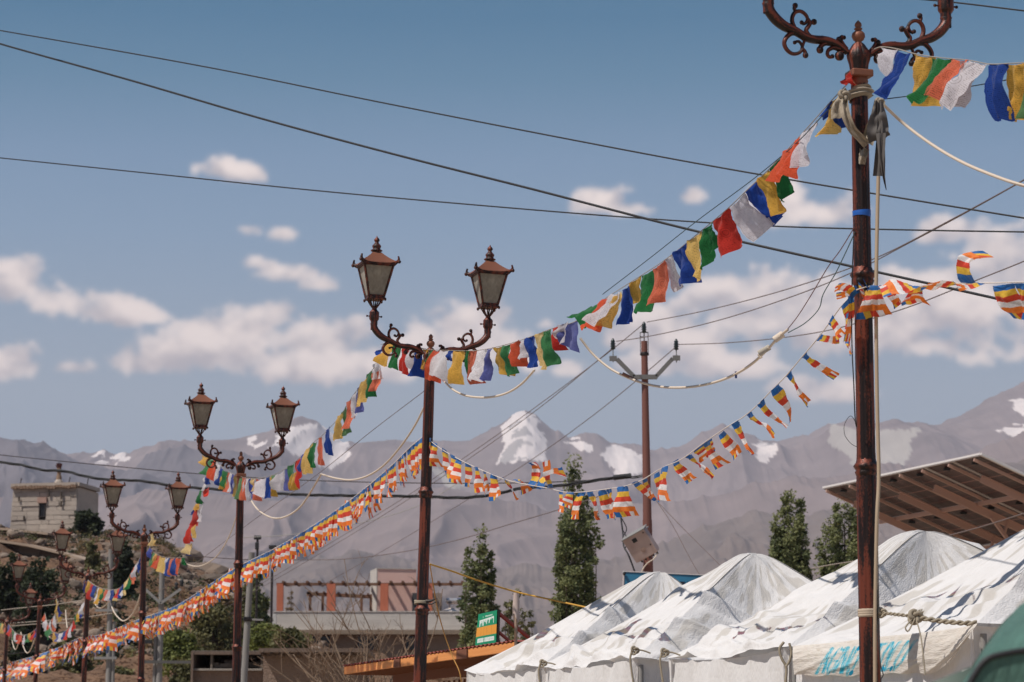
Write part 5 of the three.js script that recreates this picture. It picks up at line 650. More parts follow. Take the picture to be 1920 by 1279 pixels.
// upright poplars: several rising limbs, each with its own leafy spire
function poplar(name, label, cat, px, topY, baseY, wPx, D, mat, { group, dens = 1, limbs = 9, leaf = 0.12, side = [], ground = 0 } = {}) {
  const base = at(px, baseY, D), top = at(px, topY, D), H = top.y - ground, R = wPx * 0.62 * mpp(D), o = V(base.x, ground, -D), root = thing(name, label, cat, o, group);
  const trunk = [tube([V(0, 0, 0), V(rr(-0.1, 0.1), H * 0.45, rr(-0.1, 0.1)), V(rr(-0.05, 0.05), H * 0.93, 0)], (t) => lerp(0.13, 0.02, t) * H / 11, 7, 10)], spots = [], vis = (base.y - ground) / H;
  const spire = (x0, z0, y0, y1, r) => { const n = Math.max(7, Math.round((y1 - y0) / 0.26 * dens)); trunk.push(tube([V(0, Math.max(0.1, y0 - r * 1.5), 0), V(x0 * 0.75, y0 + 0.2, z0 * 0.75), V(x0, lerp(y0, y1, 0.5), z0), V(x0 * 0.9, y1 - 0.1, z0 * 0.9)], (t) => 0.035 * (1.1 - t), 5, 8)); for (let i = 0; i < n; i++) { const t = (i + rnd()) / n, rad = r * Math.pow(Math.sin(Math.PI * Math.pow(clamp(t * 0.93 + 0.06), 0.75)), 0.7) * rr(0.45, 1.35), a = rr(0, 6.28); spots.push([V(x0 * (1 - 0.15 * t) + Math.cos(a) * rad * 0.7, lerp(y0, y1, t), z0 + Math.sin(a) * rad * 0.7), r * rr(0.32, 0.6), Math.round(rr(30, 52) * dens)]); } };
  const y0 = H * Math.max(0.05, vis - 0.15);
  spire(0, 0, y0, H, R * 0.55);
  for (let i = 0; i < limbs; i++) { const a = i / limbs * 6.28 + rr(-0.3, 0.3), q = rr(0.35, 0.68); spire(Math.cos(a) * R * q, Math.sin(a) * R * q, lerp(y0, H, rr(0, 0.18)), lerp(y0, H, rr(0.45, 0.9)), R * rr(0.28, 0.42)); }
  for (const [dx, ty, r] of side) spire(dx * mpp(D), 0, y0, at(px, ty, D).y - ground, r * mpp(D));
  part('trunk', trunk, bark, root); part('crown', leaves(spots, leaf, mat), mat, root); return root;
}
poplar('poplar_tree', 'tallest poplar in the middle, its thin top crossing the striped flags', 'poplar tree', 1078, 862, 1180, 98, 92, GREEN, { dens: 1.25, limbs: 11, side: [[10, 905, 13], [-6, 878, 9], [22, 960, 16], [-28, 980, 16], [34, 1010, 16]] });
poplar('poplar_tree', 'poplar tree behind the green and yellow sign', 'poplar tree', 900, 996, 1210, 74, 88, GREEN, { dens: 1.15, limbs: 9, side: [[5, 1005, 9], [22, 1030, 10], [-14, 1050, 12], [26, 1075, 12]] });
poplar('poplar_tree', 'small loose poplar behind the red prop of the green sign', 'poplar tree', 968, 1108, 1200, 56, 84, OLIVE, { dens: 0.6, limbs: 8, side: [[30, 1148, 9], [-10, 1112, 9]] });
poplar('poplar_tree', 'dense poplar behind the peak of the second tent', 'poplar tree', 1481, 923, 1100, 84, 96, GREEN, { dens: 1.5, limbs: 13, side: [[26, 932, 16], [-8, 930, 16], [-24, 990, 18]] });
poplar('poplar_tree', 'dense poplar behind the tall nearest post, under the solar panels', 'poplar tree', 1586, 940, 1100, 100, 95, GREEN, { dens: 1.5, limbs: 13, side: [[-18, 944, 15], [22, 950, 18], [60, 1000, 12], [-44, 1045, 10]] });
const hillTree = (label, px, topY, baseY, w, D, mat, opt = {}) => { const g = onHill(px, D); return poplar(opt.name ?? 'cypress_tree', label, opt.cat ?? 'tree', px, topY, baseY, w, D, mat, { ground: Math.min(g.y, at(px, baseY, D).y) - 0.2, leaf: 0.2, ...opt }); };
hillTree('dark tree at the left edge below the old hilltop building', 18, 1040, 1130, 60, 128, DARKG, { dens: 1.2 });
hillTree('dark tree standing behind the smallest lanterns at far left', 70, 1050, 1160, 72, 124, DARKG, { dens: 1.3, limbs: 12 });
hillTree('yellow-green slim tree directly below the dark bush of the hilltop', 172, 1012, 1100, 26, 150, OLIVE, { dens: 1.2 });
hillTree('dark tall tree left of the fourth lamp post', 226, 1012, 1150, 46, 140, DARKG, { dens: 1.5, limbs: 11 });
hillTree('tall dark green tree right of the leaning grey pole', 485, 1062, 1180, 34, 120, GREEN, { dens: 1.1, limbs: 7 });
hillTree('olive tree rising behind the third lamp post', 462, 1060, 1190, 40, 126, OLIVE, { dens: 1, limbs: 8 });
hillTree('brownish dry tree just left of the third lamp post', 414, 1098, 1200, 46, 130, DRY, { dens: 0.9, limbs: 9 });
hillTree('dark tree between the fourth and fifth posts at the bottom', 225, 1150, 1290, 70, 120, DARKG, { dens: 1.1, limbs: 12 });
hillTree('mixed green tree below the fifth lamp post', 130, 1190, 1300, 70, 116, OLIVE, { dens: 1.1, limbs: 12 });
hillTree('dark green tree below the smallest posts at the bottom left', 36, 1160, 1280, 60, 116, DARKG, { dens: 1, limbs: 10 });
hillTree('bare reddish poplar far off seen through the pergola frame', 545, 1096, 1160, 18, 240, DRY, { dens: 0.6, limbs: 4, leaf: 0.14 });
function shrub(label, px, py, w, h, D, mat, { leaf = 0.16, n = 34, group } = {}) {
  const c = at(px, py, D), sc = mpp(D), R = w / 2 * sc, Hh = h * sc, root = thing('shrub', label, 'shrub', V(c.x, c.y - Hh, c.z), group), spots = [], st = [];
  for (let i = 0; i < n; i++) { const a = rr(0, 6.28), t = Math.pow(rnd(), 0.8), r = R * Math.sqrt(1 - t * t * 0.8) * Math.sqrt(rnd()), p = V(Math.cos(a) * r, Hh * (0.1 + 0.9 * t), Math.sin(a) * r * 0.8); spots.push([p, Math.min(R, Hh) * rr(0.16, 0.34), Math.round(rr(50, 90))]); st.push(tube([V(rr(-0.1, 0.1), -0.3, 0), V(p.x * 0.4, p.y * 0.5, p.z * 0.4), p], (q) => 0.03 * (1.2 - q), 4, 4)); }
  part('stems', st, bark, root); part('foliage', leaves(spots, leaf, mat), mat, root); return root;
}
shrub('large dark bush against the right side of the old hilltop building', 163, 964, 64, 56, 187, DARKG, { leaf: 0.3, n: 46 });
shrub('big sunlit green bush at the foot of the hill left of the third post', 400, 1140, 120, 95, 112, OLIVE, { n: 70 });
shrub('yellow-green bush at the bottom, left of the low mud wall', 335, 1190, 90, 90, 106, BRIGHT, { n: 52 });
shrub('olive bush lower left of the low mud wall', 352, 1240, 60, 60, 100, OLIVE, { n: 40 });
shrub('bright green bush right of the third lamp post above the mud wall', 505, 1178, 90, 50, 96, BRIGHT, { n: 44 });
shrub('brown-green low bush below the white roof parapet', 545, 1186, 66, 34, 90, OLIVE, { n: 34 });
shrub('dry bush in front of the fourth lamp post foot', 300, 1150, 60, 40, 140, DRY, { n: 26 });
shrub('small bush on the slope under the hilltop building', 40, 1020, 40, 16, 176, OLIVE, { n: 18, leaf: 0.2 });
shrub('grey-brown scrub on the slope below the retaining wall', 110, 1060, 60, 18, 168, DRY, { n: 22, leaf: 0.2 });
shrub('dry scrub low on the slope between the fourth and fifth posts', 190, 1240, 70, 40, 124, DRY, { n: 30 });
shrub('olive scrub at the very bottom left of the fourth post', 232, 1258, 60, 50, 112, OLIVE, { n: 32 });
shrub('dark bush at the very bottom left corner under the striped flags', 20, 1270, 60, 50, 118, DARKG, { n: 34 });
shrub('dark green bush between the two smallest posts at the bottom', 98, 1268, 60, 60, 120, DARKG, { n: 36 });
shrub('dark green bush just right of the fifth lamp post at the bottom', 186, 1200, 44, 50, 126, DARKG, { n: 30 });
shrub('dark bush behind the striped flags left of the fourth post', 246, 1200, 40, 50, 122, DARKG, { n: 28 });
shrub('olive bush behind the tangled prayer flags of the sixth post', 110, 1150, 54, 50, 138, OLIVE, { n: 30 });
shrub('dark bush on the left slope above the smallest lanterns', 36, 1060, 60, 44, 160, DARKG, { n: 30, leaf: 0.2 });
shrub('brown scrub right of the fourth post, by the grey pole', 322, 1100, 50, 26, 150, DRY, { n: 22 });
{ // low scrub dotted over the slope, too small and too many to count
  const spots = []; for (let i = 0; i < 1200; i++) { const D = rr(114, 188), px = rr(-40, 560), p = onHill(px, D), r = rr(0.12, 0.5); if (noise2(p.x / 9, D / 9) < 0.3) continue; spots.push([p.add(V(0, r * 0.5, 0)), r, Math.round(20 + r * 60)]); }
  const root = new THREE.Group(); root.name = 'ground_scrub'; scene.add(root); tag(root, 'dark low scrub dotted over the brown hillside', 'scrub', null, 'stuff'); [DARKG, OLIVE, DRY].forEach((m, i) => { part('scrub', leaves(spots.filter((_, j) => j % 3 === i), 0.16, m), m, root).userData.kind = 'stuff'; });
}
{ // leafless bush
  const D = 46, b = at(700, 1262, D), root = thing('bare_bush', 'large leafless bush of pale twigs behind the orange shed roof', 'bare bush', V(b.x, 0, b.z)), tw = [[], []], k = mpp(D);
  const grow = (p, d, L, r, depth) => {                               // crooked stems that fork and fork again
    const n = depth < 2 ? 5 : 3, pts = [p.clone()], dd = d.clone(); for (let i = 1; i <= n; i++) { dd.add(V(rr(-0.2, 0.2), rr(-0.1, 0.16), rr(-0.2, 0.2))).normalize(); pts.push(pts[i - 1].clone().addScaledVector(dd, L / n)); }
    tw[depth > 1 ? 1 : 0].push(tube(pts, (t) => r * (1 - 0.6 * t), depth > 1 ? 3 : 5, depth > 1 ? 5 : 10, false));
    if (depth < 3) for (let i = 0, m = [3, 4, 3][depth]; i < m; i++) { const k = 1 + Math.floor(rnd() * (n - 0.01)), s = pts[Math.min(k, n - 1)], up = rr(-0.25, 0.5), d2 = dd.clone().multiplyScalar(0.6).add(V(rr(-0.9, 0.9), up, rr(-0.7, 0.7))).normalize(); grow(s, d2, L * rr(0.2, 0.46), r * rr(0.42, 0.6), depth + 1); }
  };
  const y0 = b.y - 1.2;
  const tips = [[470, 1150], [455, 1225], [520, 1165], [590, 1110], [610, 1165], [640, 1170], [652, 1040], [680, 1185], [700, 1160], [722, 1056], [760, 1160], [790, 1180], [808, 1090], [830, 1190], [480, 1200], [540, 1225], [660, 1200], [770, 1205], [560, 1210], [500, 1245], [868, 1200], [625, 1230]];
  for (const [x, y] of tips) { const p = V(rr(-0.35, 0.35), y0 + rr(0, 0.5), rr(-0.3, 0.3)), e = at(x, y, D + rr(-0.8, 0.8)).sub(root.position), d = e.clone().sub(p); const L = d.length() * (y < 1120 ? 0.98 : 0.9); grow(p, d.normalize(), L, rr(0.012, 0.022), 0); if (y > 1120) grow(p.clone().add(V(rr(-0.3, 0.3), 0, rr(-0.3, 0.3))), d.clone().add(V(rr(-0.35, 0.35), rr(-0.3, 0.1), rr(-0.3, 0.3))).normalize(), L * rr(0.5, 0.9), rr(0.009, 0.015), 0); grow(p.clone().add(V(rr(-0.2, 0.2), 0, rr(-0.2, 0.2))), d.clone().add(V(rr(-0.2, 0.2), rr(-0.1, 0.15), rr(-0.2, 0.2))).normalize(), L * rr(0.5, 0.85), 0.017, 1); }
  part('stems', [...tw[0], ...[...Array(5)].map((_, i) => tube([V(rr(-0.3, 0.3), 0, rr(-0.2, 0.2)), V(rr(-0.3, 0.3), y0 + 0.4, rr(-0.2, 0.2))], 0.035, 5, 3))], std(lin(0.25, 0.175, 0.12), 0.95), root); part('twigs', tw[1], std(lin(0.20, 0.13, 0.085), 0.95), root);
}
// ---------------------------------------------------------------- old building on the hilltop
const plaster = (a, b, s) => std(0xffffff, 1, { map: tex(128, 128, (x, y) => { const n = 0.5 * pn(x, y, 6, 6, s) + 0.3 * pn(x, y, 20, 26, s + 1) + 0.2 * pn(x, y, 64, 64, s + 2); return [0, 1, 2].map((i) => Math.pow(lerp(a[i], b[i], n), 1 / 2.2)); }), bumpMap: bronzeBump, bumpScale: 0.02 });
{
  const D = 188, k = mpp(D) , c = at(82, 985, D), root = thing('hilltop_temple', 'old pale stone hilltop building with brown parapet, small window and red-topped finial', 'hilltop building', V(c.x, c.y, c.z));
  root.rotation.y = -0.2;
  const X = (px) => (px - 82) * k, Y = (py) => (985 - py) * k, pale = plaster([0.38, 0.31, 0.255], [0.56, 0.475, 0.40], 101), brown = plaster([0.22, 0.14, 0.09], [0.32, 0.21, 0.14], 111);
  const hw = 63 * k, hh = Y(914), dp = 4.2, wall = (x0, x1, y0, y1, z0) => { };
  // battered body with a real window opening: laid in courses of stone
  const stone = [0, 1, 2].map((i) => plaster([0.36 + 0.04 * i, 0.30 + 0.035 * i, 0.25 + 0.03 * i], [0.52 + 0.04 * i, 0.445 + 0.035 * i, 0.38 + 0.03 * i], 120 + i * 7));
  const rows = 11, rh = (hh + Y(1010) * -1) / rows, yb = Y(1010);
  part('core', box(hw * 1.94, hh - yb - 0.1, dp - 0.5, 0, (hh + yb) / 2, -dp / 2 - 0.35), pale, root);
  for (let r = 0; r < rows; r++) {
    const y = yb + r * rh, bat = 1.06 - 0.06 * r / rows, cut = y + rh > Y(968) && y < Y(946), segs = cut ? [[-hw * bat, X(79) - 0.25], [X(79) + 0.25, hw * bat]] : [[-hw * bat, hw * bat]];
    for (const [s0, s1] of segs) { let x = s0; while (x < s1 - 0.05) { let w = Math.min(rr(0.45, 1.3), s1 - x); if (s1 - x - w < 0.3) w = s1 - x; const d = rr(0.28, 0.4); part('stone', box(w - 0.02, rh - rr(0.012, 0.04), d, x + w / 2, y + rh / 2 + rr(-0.01, 0.01), -0.18 * r / rows + rr(-0.02, 0.02)), stone[Math.floor(rnd() * 3)], root); x += w; } }
  }
  for (const s of [-1, 1]) part('side_wall', box(0.35, hh - yb, dp, s * (hw - 0.12), (hh + yb) / 2, -dp / 2 - 0.1), pale, root);
  for (let i = 0; i < 22; i++) part('cornice_slab', box(hw * 2.06 / 22 - 0.03, rr(0.14, 0.24), 0.7, -hw * 1.03 + (i + 0.5) * hw * 2.06 / 22, hh + 0.02 + rr(-0.03, 0.04), -0.05), brown, root);
  part('parapet', [box(hw * 1.98, 0.26, 0.4, 0, hh + 0.2, -0.1), box(0.4, 0.26, dp, -hw, hh + 0.2, -dp / 2), box(0.4, 0.26, dp, hw, hh + 0.2, -dp / 2)], pale, root);
  part('roof', box(hw * 1.9, 0.12, dp - 0.2, 0, hh + 0.06, -dp / 2 - 0.2), brown, root);
  const win = new THREE.Group(); win.name = 'window'; win.position.set(X(79), Y(957), 0.02); root.add(win);
  part('frame', [box(0.08, 0.9, 0.14, -0.2, 0, 0.05), box(0.08, 0.9, 0.14, 0.2, 0, 0.05), box(0.48, 0.08, 0.14, 0, 0.44, 0.05), box(0.48, 0.08, 0.14, 0, -0.44, 0.05), box(0.04, 0.84, 0.06, 0, 0, 0)], M.dark, win); part('pane', box(0.34, 0.82, 0.02, 0, 0, -0.02), std(lin(0.03, 0.032, 0.035), 0.3), win);
  part('lintel', box(0.66, 0.4, 0.3, X(79), Y(938), 0.09), plaster([0.42, 0.26, 0.2], [0.5, 0.32, 0.26], 131), root);
  part('plinth', [box(hw * 2.2, 1.1, 1, -0.2, Y(1014), 0.1), box(hw * 1.1, 0.9, 1.1, hw * 0.2, Y(1006), 0.5)], pale, root);
  const fz = -1.4, f = new THREE.Group(); f.name = 'finial'; f.position.set(X(95), hh + 0.25, fz); root.add(f);
  part('base', lathe([[0.36, 0], [0.33, 0.3], [0.24, 0.42], [0.2, 0.46]], 8), pale, f); part('shaft', lathe([[0.2, 0.46], [0.19, 0.72], [0.13, 0.8], [0.15, 1.0], [0.2, 1.02], [0.2, 1.12], [0.14, 1.14], [0.15, 1.28]], 10), brown, f);
  part('red_brush', [...Array(46)].map(() => { const a = rr(0, 6.28), r = rr(0, 0.2); return tube([V(Math.cos(a) * r * 0.7, 1.25, Math.sin(a) * r * 0.7), V(Math.cos(a) * r * 1.25, 1.25 + rr(0.25, 0.42), Math.sin(a) * r * 1.25)], 0.035, 4, 1); }), std(lin(0.10, 0.03, 0.025), 1), f);
  for (const [px, h] of [[30, 0.55], [127, 0.55], [164, 0.6]]) part('corner_pole', tube([V(X(px), hh + 0.2, -0.2), V(X(px) + 0.1, hh + 0.2 + h, -0.2)], 0.035, 5, 2), M.dark, root);
  for (const [px, py, h] of [[92, 925, 0.5], [117, 930, 0.55], [117, 946, 0.4], [44, 972, 0.35], [33, 935, 0.3]]) part('dark_slit', box(0.09, h, 0.12, X(px), Y(py), 0.18), std(lin(0.06, 0.045, 0.035), 1), root);  // dark boxes painted in for the shade of holes in the wall
}
{ // terrace walls below it, their shade put into the dark stone colour
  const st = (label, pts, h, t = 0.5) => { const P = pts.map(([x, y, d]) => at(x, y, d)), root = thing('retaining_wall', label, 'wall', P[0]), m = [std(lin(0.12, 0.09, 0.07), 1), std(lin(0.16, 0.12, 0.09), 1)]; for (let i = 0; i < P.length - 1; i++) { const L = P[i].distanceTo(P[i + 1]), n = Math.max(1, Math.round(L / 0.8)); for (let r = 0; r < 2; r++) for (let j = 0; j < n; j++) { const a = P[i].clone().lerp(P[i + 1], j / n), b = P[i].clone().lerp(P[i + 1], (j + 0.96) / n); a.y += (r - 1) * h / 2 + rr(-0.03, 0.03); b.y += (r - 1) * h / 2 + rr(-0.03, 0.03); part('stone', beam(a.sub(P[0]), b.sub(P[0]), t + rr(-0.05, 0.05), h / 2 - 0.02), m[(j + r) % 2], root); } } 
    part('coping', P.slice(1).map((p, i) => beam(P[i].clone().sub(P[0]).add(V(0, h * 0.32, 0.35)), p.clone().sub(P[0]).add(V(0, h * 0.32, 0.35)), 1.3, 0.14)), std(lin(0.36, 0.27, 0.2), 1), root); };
  st('stone terrace wall with shade put into its dark colour, running right across the slope below the hilltop building', [[-40, 1020, 166], [60, 1034, 165], [140, 1053, 164], [240, 1086, 162]], 1.0, 0.6);
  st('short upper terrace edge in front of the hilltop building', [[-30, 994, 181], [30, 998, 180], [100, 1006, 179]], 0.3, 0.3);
}
// grey poles below the hill
function greyPole(label, x0, y0, x1, D, r, extra) { const T = at(x0, y0, D), B = at(x1, 1279, D), up = T.clone().sub(B).normalize(), h = T.y / up.y + 0.3, root = thing('concrete_pole', label, 'pole', T.clone().addScaledVector(up, -h)); root.quaternion.setFromUnitVectors(V(0, 1, 0), up); part('shaft', lathe([[r * 1.25, 0], [r, h]], 10), M.concrete, root); extra?.(root, h, mpp(D)); return root; }
greyPole('pale grey concrete pole leaning beside the third lamp post', 472, 1036, 457, 60, 0.07, (r, h, k) => { part('strap', lathe([[0.09, h - 1.55], [0.1, h - 1.5], [0.09, h - 1.45]], 10), M.dark, r); part('bracket', box(0.34, 0.04, 0.05, 0.18, h - 1.5, 0), M.grey, r); });
greyPole('double grey concrete pole left of the fourth lamp post', 208, 1030, 203, 96, 0.09, (r, h, k) => { part('second_shaft', lathe([[0.07, 0], [0.06, h - 2.6]], 8).translate(0.16, 0, 0), M.concrete, r); for (const dy of [2.2, 3.9]) part('cross_bar', box(0.8, 0.09, 0.09, -0.1, h - dy, 0.16), M.grey, r); for (const [x, y] of [[-0.35, 2.1], [0.2, 2.1], [-0.3, 3.8]]) part('insulator', lathe([[0.03, 0], [0.07, 0.05], [0.04, 0.1], [0.07, 0.15], [0.02, 0.22]], 8).translate(x, h - y, 0.16), M.black, r); });
greyPole('grey concrete pole with V arms and a transformer frame right of the fourth lamp post', 304, 1072, 298, 92, 0.095, (r, h, k) => {
  part('second_shaft', lathe([[0.07, 0], [0.06, h - 2.2]], 8).translate(-0.16, 0, 0), M.concrete, r);
  part('arm', [beam(V(0, h - 1.1, 0.15), V(-0.62, h - 0.55, 0.15), 0.09, 0.09), beam(V(0, h - 1.1, 0.15), V(0.68, h - 0.6, 0.15), 0.09, 0.09)], M.grey, r);
  for (const [x, y] of [[-0.6, 0.5], [0.52, 0.62], [0.7, 0.52]]) part('insulator', lathe([[0.03, 0], [0.08, 0.05], [0.04, 0.12], [0.08, 0.18], [0.02, 0.26]], 8).translate(x, h - y, 0.15), M.black, r);
  part('fuse_frame', [box(0.5, 0.12, 0.14, -0.5, h - 2.0, 0.2), box(0.5, 0.12, 0.14, -0.5, h - 2.42, 0.2), box(0.1, 0.5, 0.12, -0.72, h - 2.2, 0.2), tube([V(-0.55, h - 3.6, 0.2), V(-0.55, h - 2.5, 0.2)], 0.05, 6, 1)], M.black, r);
  part('cross_bar', box(1.9, 0.1, 0.1, 0.25, h - 3.1, 0.16), std(lin(0.09, 0.085, 0.08), 0.8), r); });
{ const D = 110; for (const [label, x, yt, yb] of [['thin dark pole with a capped top rising over the striped flags', 510, 1026, 1150], ['thin black pole with bunched top right of the leaning grey pole', 482, 1008, 1150]]) { const T = at(x, yt, D), root = thing('thin_pole', label, 'pole', V(T.x, 0, T.z)); part('shaft', tube([V(0, 0, 0), V(0.02, T.y, 0)], 0.055, 6, 2), M.dark, root); part('cap', [box(0.3, 0.16, 0.2, 0.02, T.y, 0, 0.03), box(0.16, 0.3, 0.14, 0, T.y - 0.35, 0, 0.03)], M.black, root); } }

// ---------------------------------------------------------------- rooftop building in the middle
{
  const D = 170, k = mpp(D), c = at(690, 1150, D), root = thing('rooftop_building', 'flat-roofed building with white parapet, red rooftop pergola and pink stair tower', 'building', V(c.x, 0, c.z)), gy = c.y;
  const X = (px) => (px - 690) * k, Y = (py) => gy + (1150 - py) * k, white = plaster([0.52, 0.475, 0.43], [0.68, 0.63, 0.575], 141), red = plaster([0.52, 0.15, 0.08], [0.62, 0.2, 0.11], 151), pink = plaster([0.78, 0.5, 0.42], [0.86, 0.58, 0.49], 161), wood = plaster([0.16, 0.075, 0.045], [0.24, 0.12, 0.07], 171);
  const x0 = X(519), x1 = X(905);
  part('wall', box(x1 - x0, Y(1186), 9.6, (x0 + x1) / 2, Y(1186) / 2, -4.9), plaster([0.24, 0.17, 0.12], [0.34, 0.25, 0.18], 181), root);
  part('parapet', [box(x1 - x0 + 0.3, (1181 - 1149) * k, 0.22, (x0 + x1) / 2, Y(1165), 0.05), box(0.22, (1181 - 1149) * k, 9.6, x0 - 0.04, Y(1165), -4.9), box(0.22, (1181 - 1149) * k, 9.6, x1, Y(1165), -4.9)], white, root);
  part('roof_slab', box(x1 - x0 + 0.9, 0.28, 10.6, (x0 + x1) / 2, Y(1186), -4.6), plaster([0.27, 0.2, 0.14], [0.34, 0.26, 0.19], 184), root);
  part('coping', box(x1 - x0 + 0.4, 0.07, 0.3, (x0 + x1) / 2, Y(1148) + 0.02, 0.05), white, root);
  for (const px of [600, 690, 780]) { const w = new THREE.Group(); w.name = 'window'; w.position.set(X(px), Y(1205), -0.08); root.add(w); part('pane', box(1.3, 0.9, 0.03, 0, 0, 0), std(lin(0.02, 0.02, 0.022), 0.25), w); part('frame', [box(1.46, 0.09, 0.1, 0, 0.48, 0.03), box(1.46, 0.09, 0.1, 0, -0.48, 0.03), box(0.09, 1.0, 0.1, -0.69, 0, 0.03), box(0.09, 1.0, 0.1, 0.69, 0, 0.03), box(0.06, 0.9, 0.06, 0, 0, 0.03)], wood, w); }
  // pergola
  for (const [a, b] of [[518, 530], [612, 628], [712, 727], [800, 810]]) part('pergola_post', box((b - a) * k, (1150 - 1094) * k, (b - a) * k, X((a + b) / 2), Y(1122), -0.5), red, root);
  part('pergola_beam', box(x1 - X(517), 5 * k, 0.2, (x1 + X(517)) / 2, Y(1095), -0.45), wood, root);
  for (let i = 0; i < 17; i++) part('rafter', box(0.16, 0.14, 3.4, X(530 + i * 22.4), Y(1091), -1.9), wood, root);
  for (const px of [574, 598, 672, 690]) part('inner_post', box(5 * k, (1150 - 1108) * k, 0.17, X(px), Y(1129), -3.4), wood, root);
  part('inner_beam', [beam(V(X(567), Y(1107), -3.4), V(X(694), Y(1113), -3.4), 0.2, 0.22), box(0.2, 0.16, 3, X(570), Y(1106), -4.8)], wood, root);
  for (let i = 0; i < 9; i++) part('inner_rafter', box(0.1, 0.09, 3, X(572 + i * 14), Y(1103 + i * 0.6), -4.6), wood, root);
  part('low_red_wall', box(X(692) - X(570), 7 * k, 0.2, (X(692) + X(570)) / 2, Y(1145), -2.6), red, root);
  // stair tower
  const tw = X(771) - X(696), th = (1152 - 1063) * k; const tower = new THREE.Group(); tower.name = 'stair_tower'; tower.position.set(X(733), Y(1152), -3.2); tower.rotation.y = 0.22; root.add(tower);
  part('wall', box(tw, th, 2.4, 0, th / 2, 0), pink, tower); part('side_wall', box(0.06, th, 2.42, -tw / 2 - 0.02, th / 2, 0), white, tower); part('slit_window', box(0.26, 0.95, 0.06, -tw / 2 + 0.5, 0.62, 1.19), M.black, tower); part('parapet_cap', box(tw + 0.08, 0.06, 2.5, 0, th + 0.02, 0), white, tower);
  part('side_room', box(0.42, 1.3, 1.6, X(776), Y(1127), -3), std(lin(0.05, 0.05, 0.055), 0.7), root); part('side_room', box(0.9, 1.35, 1.6, X(812), Y(1128), -3), plaster([0.25, 0.2, 0.17], [0.33, 0.27, 0.23], 191), root);
  const tank = new THREE.Group(); tank.name = 'water_heater'; tank.position.set(X(855), Y(1122), -2.4); root.add(tank); part('tank', lathe([[0.001, -0.75], [0.14, -0.72], [0.16, -0.6], [0.16, 0.6], [0.14, 0.72], [0.001, 0.75]], 16).rotateZ(Math.PI / 2), std(lin(0.6, 0.6, 0.62), 0.25, { metalness: 0.6 }), tank); part('stand', [box(0.06, 0.9, 0.06, -0.5, -0.5, 0), box(0.06, 0.9, 0.06, 0.5, -0.5, 0), box(1.3, 0.05, 0.9, 0, -0.18, 0.3).rotateX(0.1)], std(lin(0.3, 0.22, 0.18), 0.8), tank);
  const wt = new THREE.Group(); wt.name = 'water_tank'; wt.position.set(X(845), Y(1155), -1.5); root.add(wt); part('shell', lathe([[0.62, 0], [0.66, 0.1], [0.62, 0.2], [0.66, 0.3], [0.6, 0.4], [0.34, 0.52], [0.2, 0.53]], 18), std(lin(0.62, 0.56, 0.53), 0.6), wt); part('lid', lathe([[0.2, 0.52], [0.2, 0.58], [0.001, 0.6]], 14), M.cream, wt);
}
{ // small white house corner left of it
  const D = 150, k = mpp(D), c = at(480, 1170, D), root = thing('white_wall', 'low white wall corner catching sun between the leaning pole and the parapet', 'wall', V(c.x, 0, c.z)), white = plaster([0.6, 0.57, 0.53], [0.72, 0.68, 0.64], 201);
  part('wall', [box(0.6, c.y + 0.5, 0.3, (462 - 480) * k, (c.y + 0.5) / 2, 0), box(0.9, c.y + 0.55, 0.3, (503 - 480) * k, (c.y + 0.55) / 2, 0.1)], white, root); part('cap', box(2, 0.08, 0.4, 0, c.y + 0.52, 0), white, root);
}
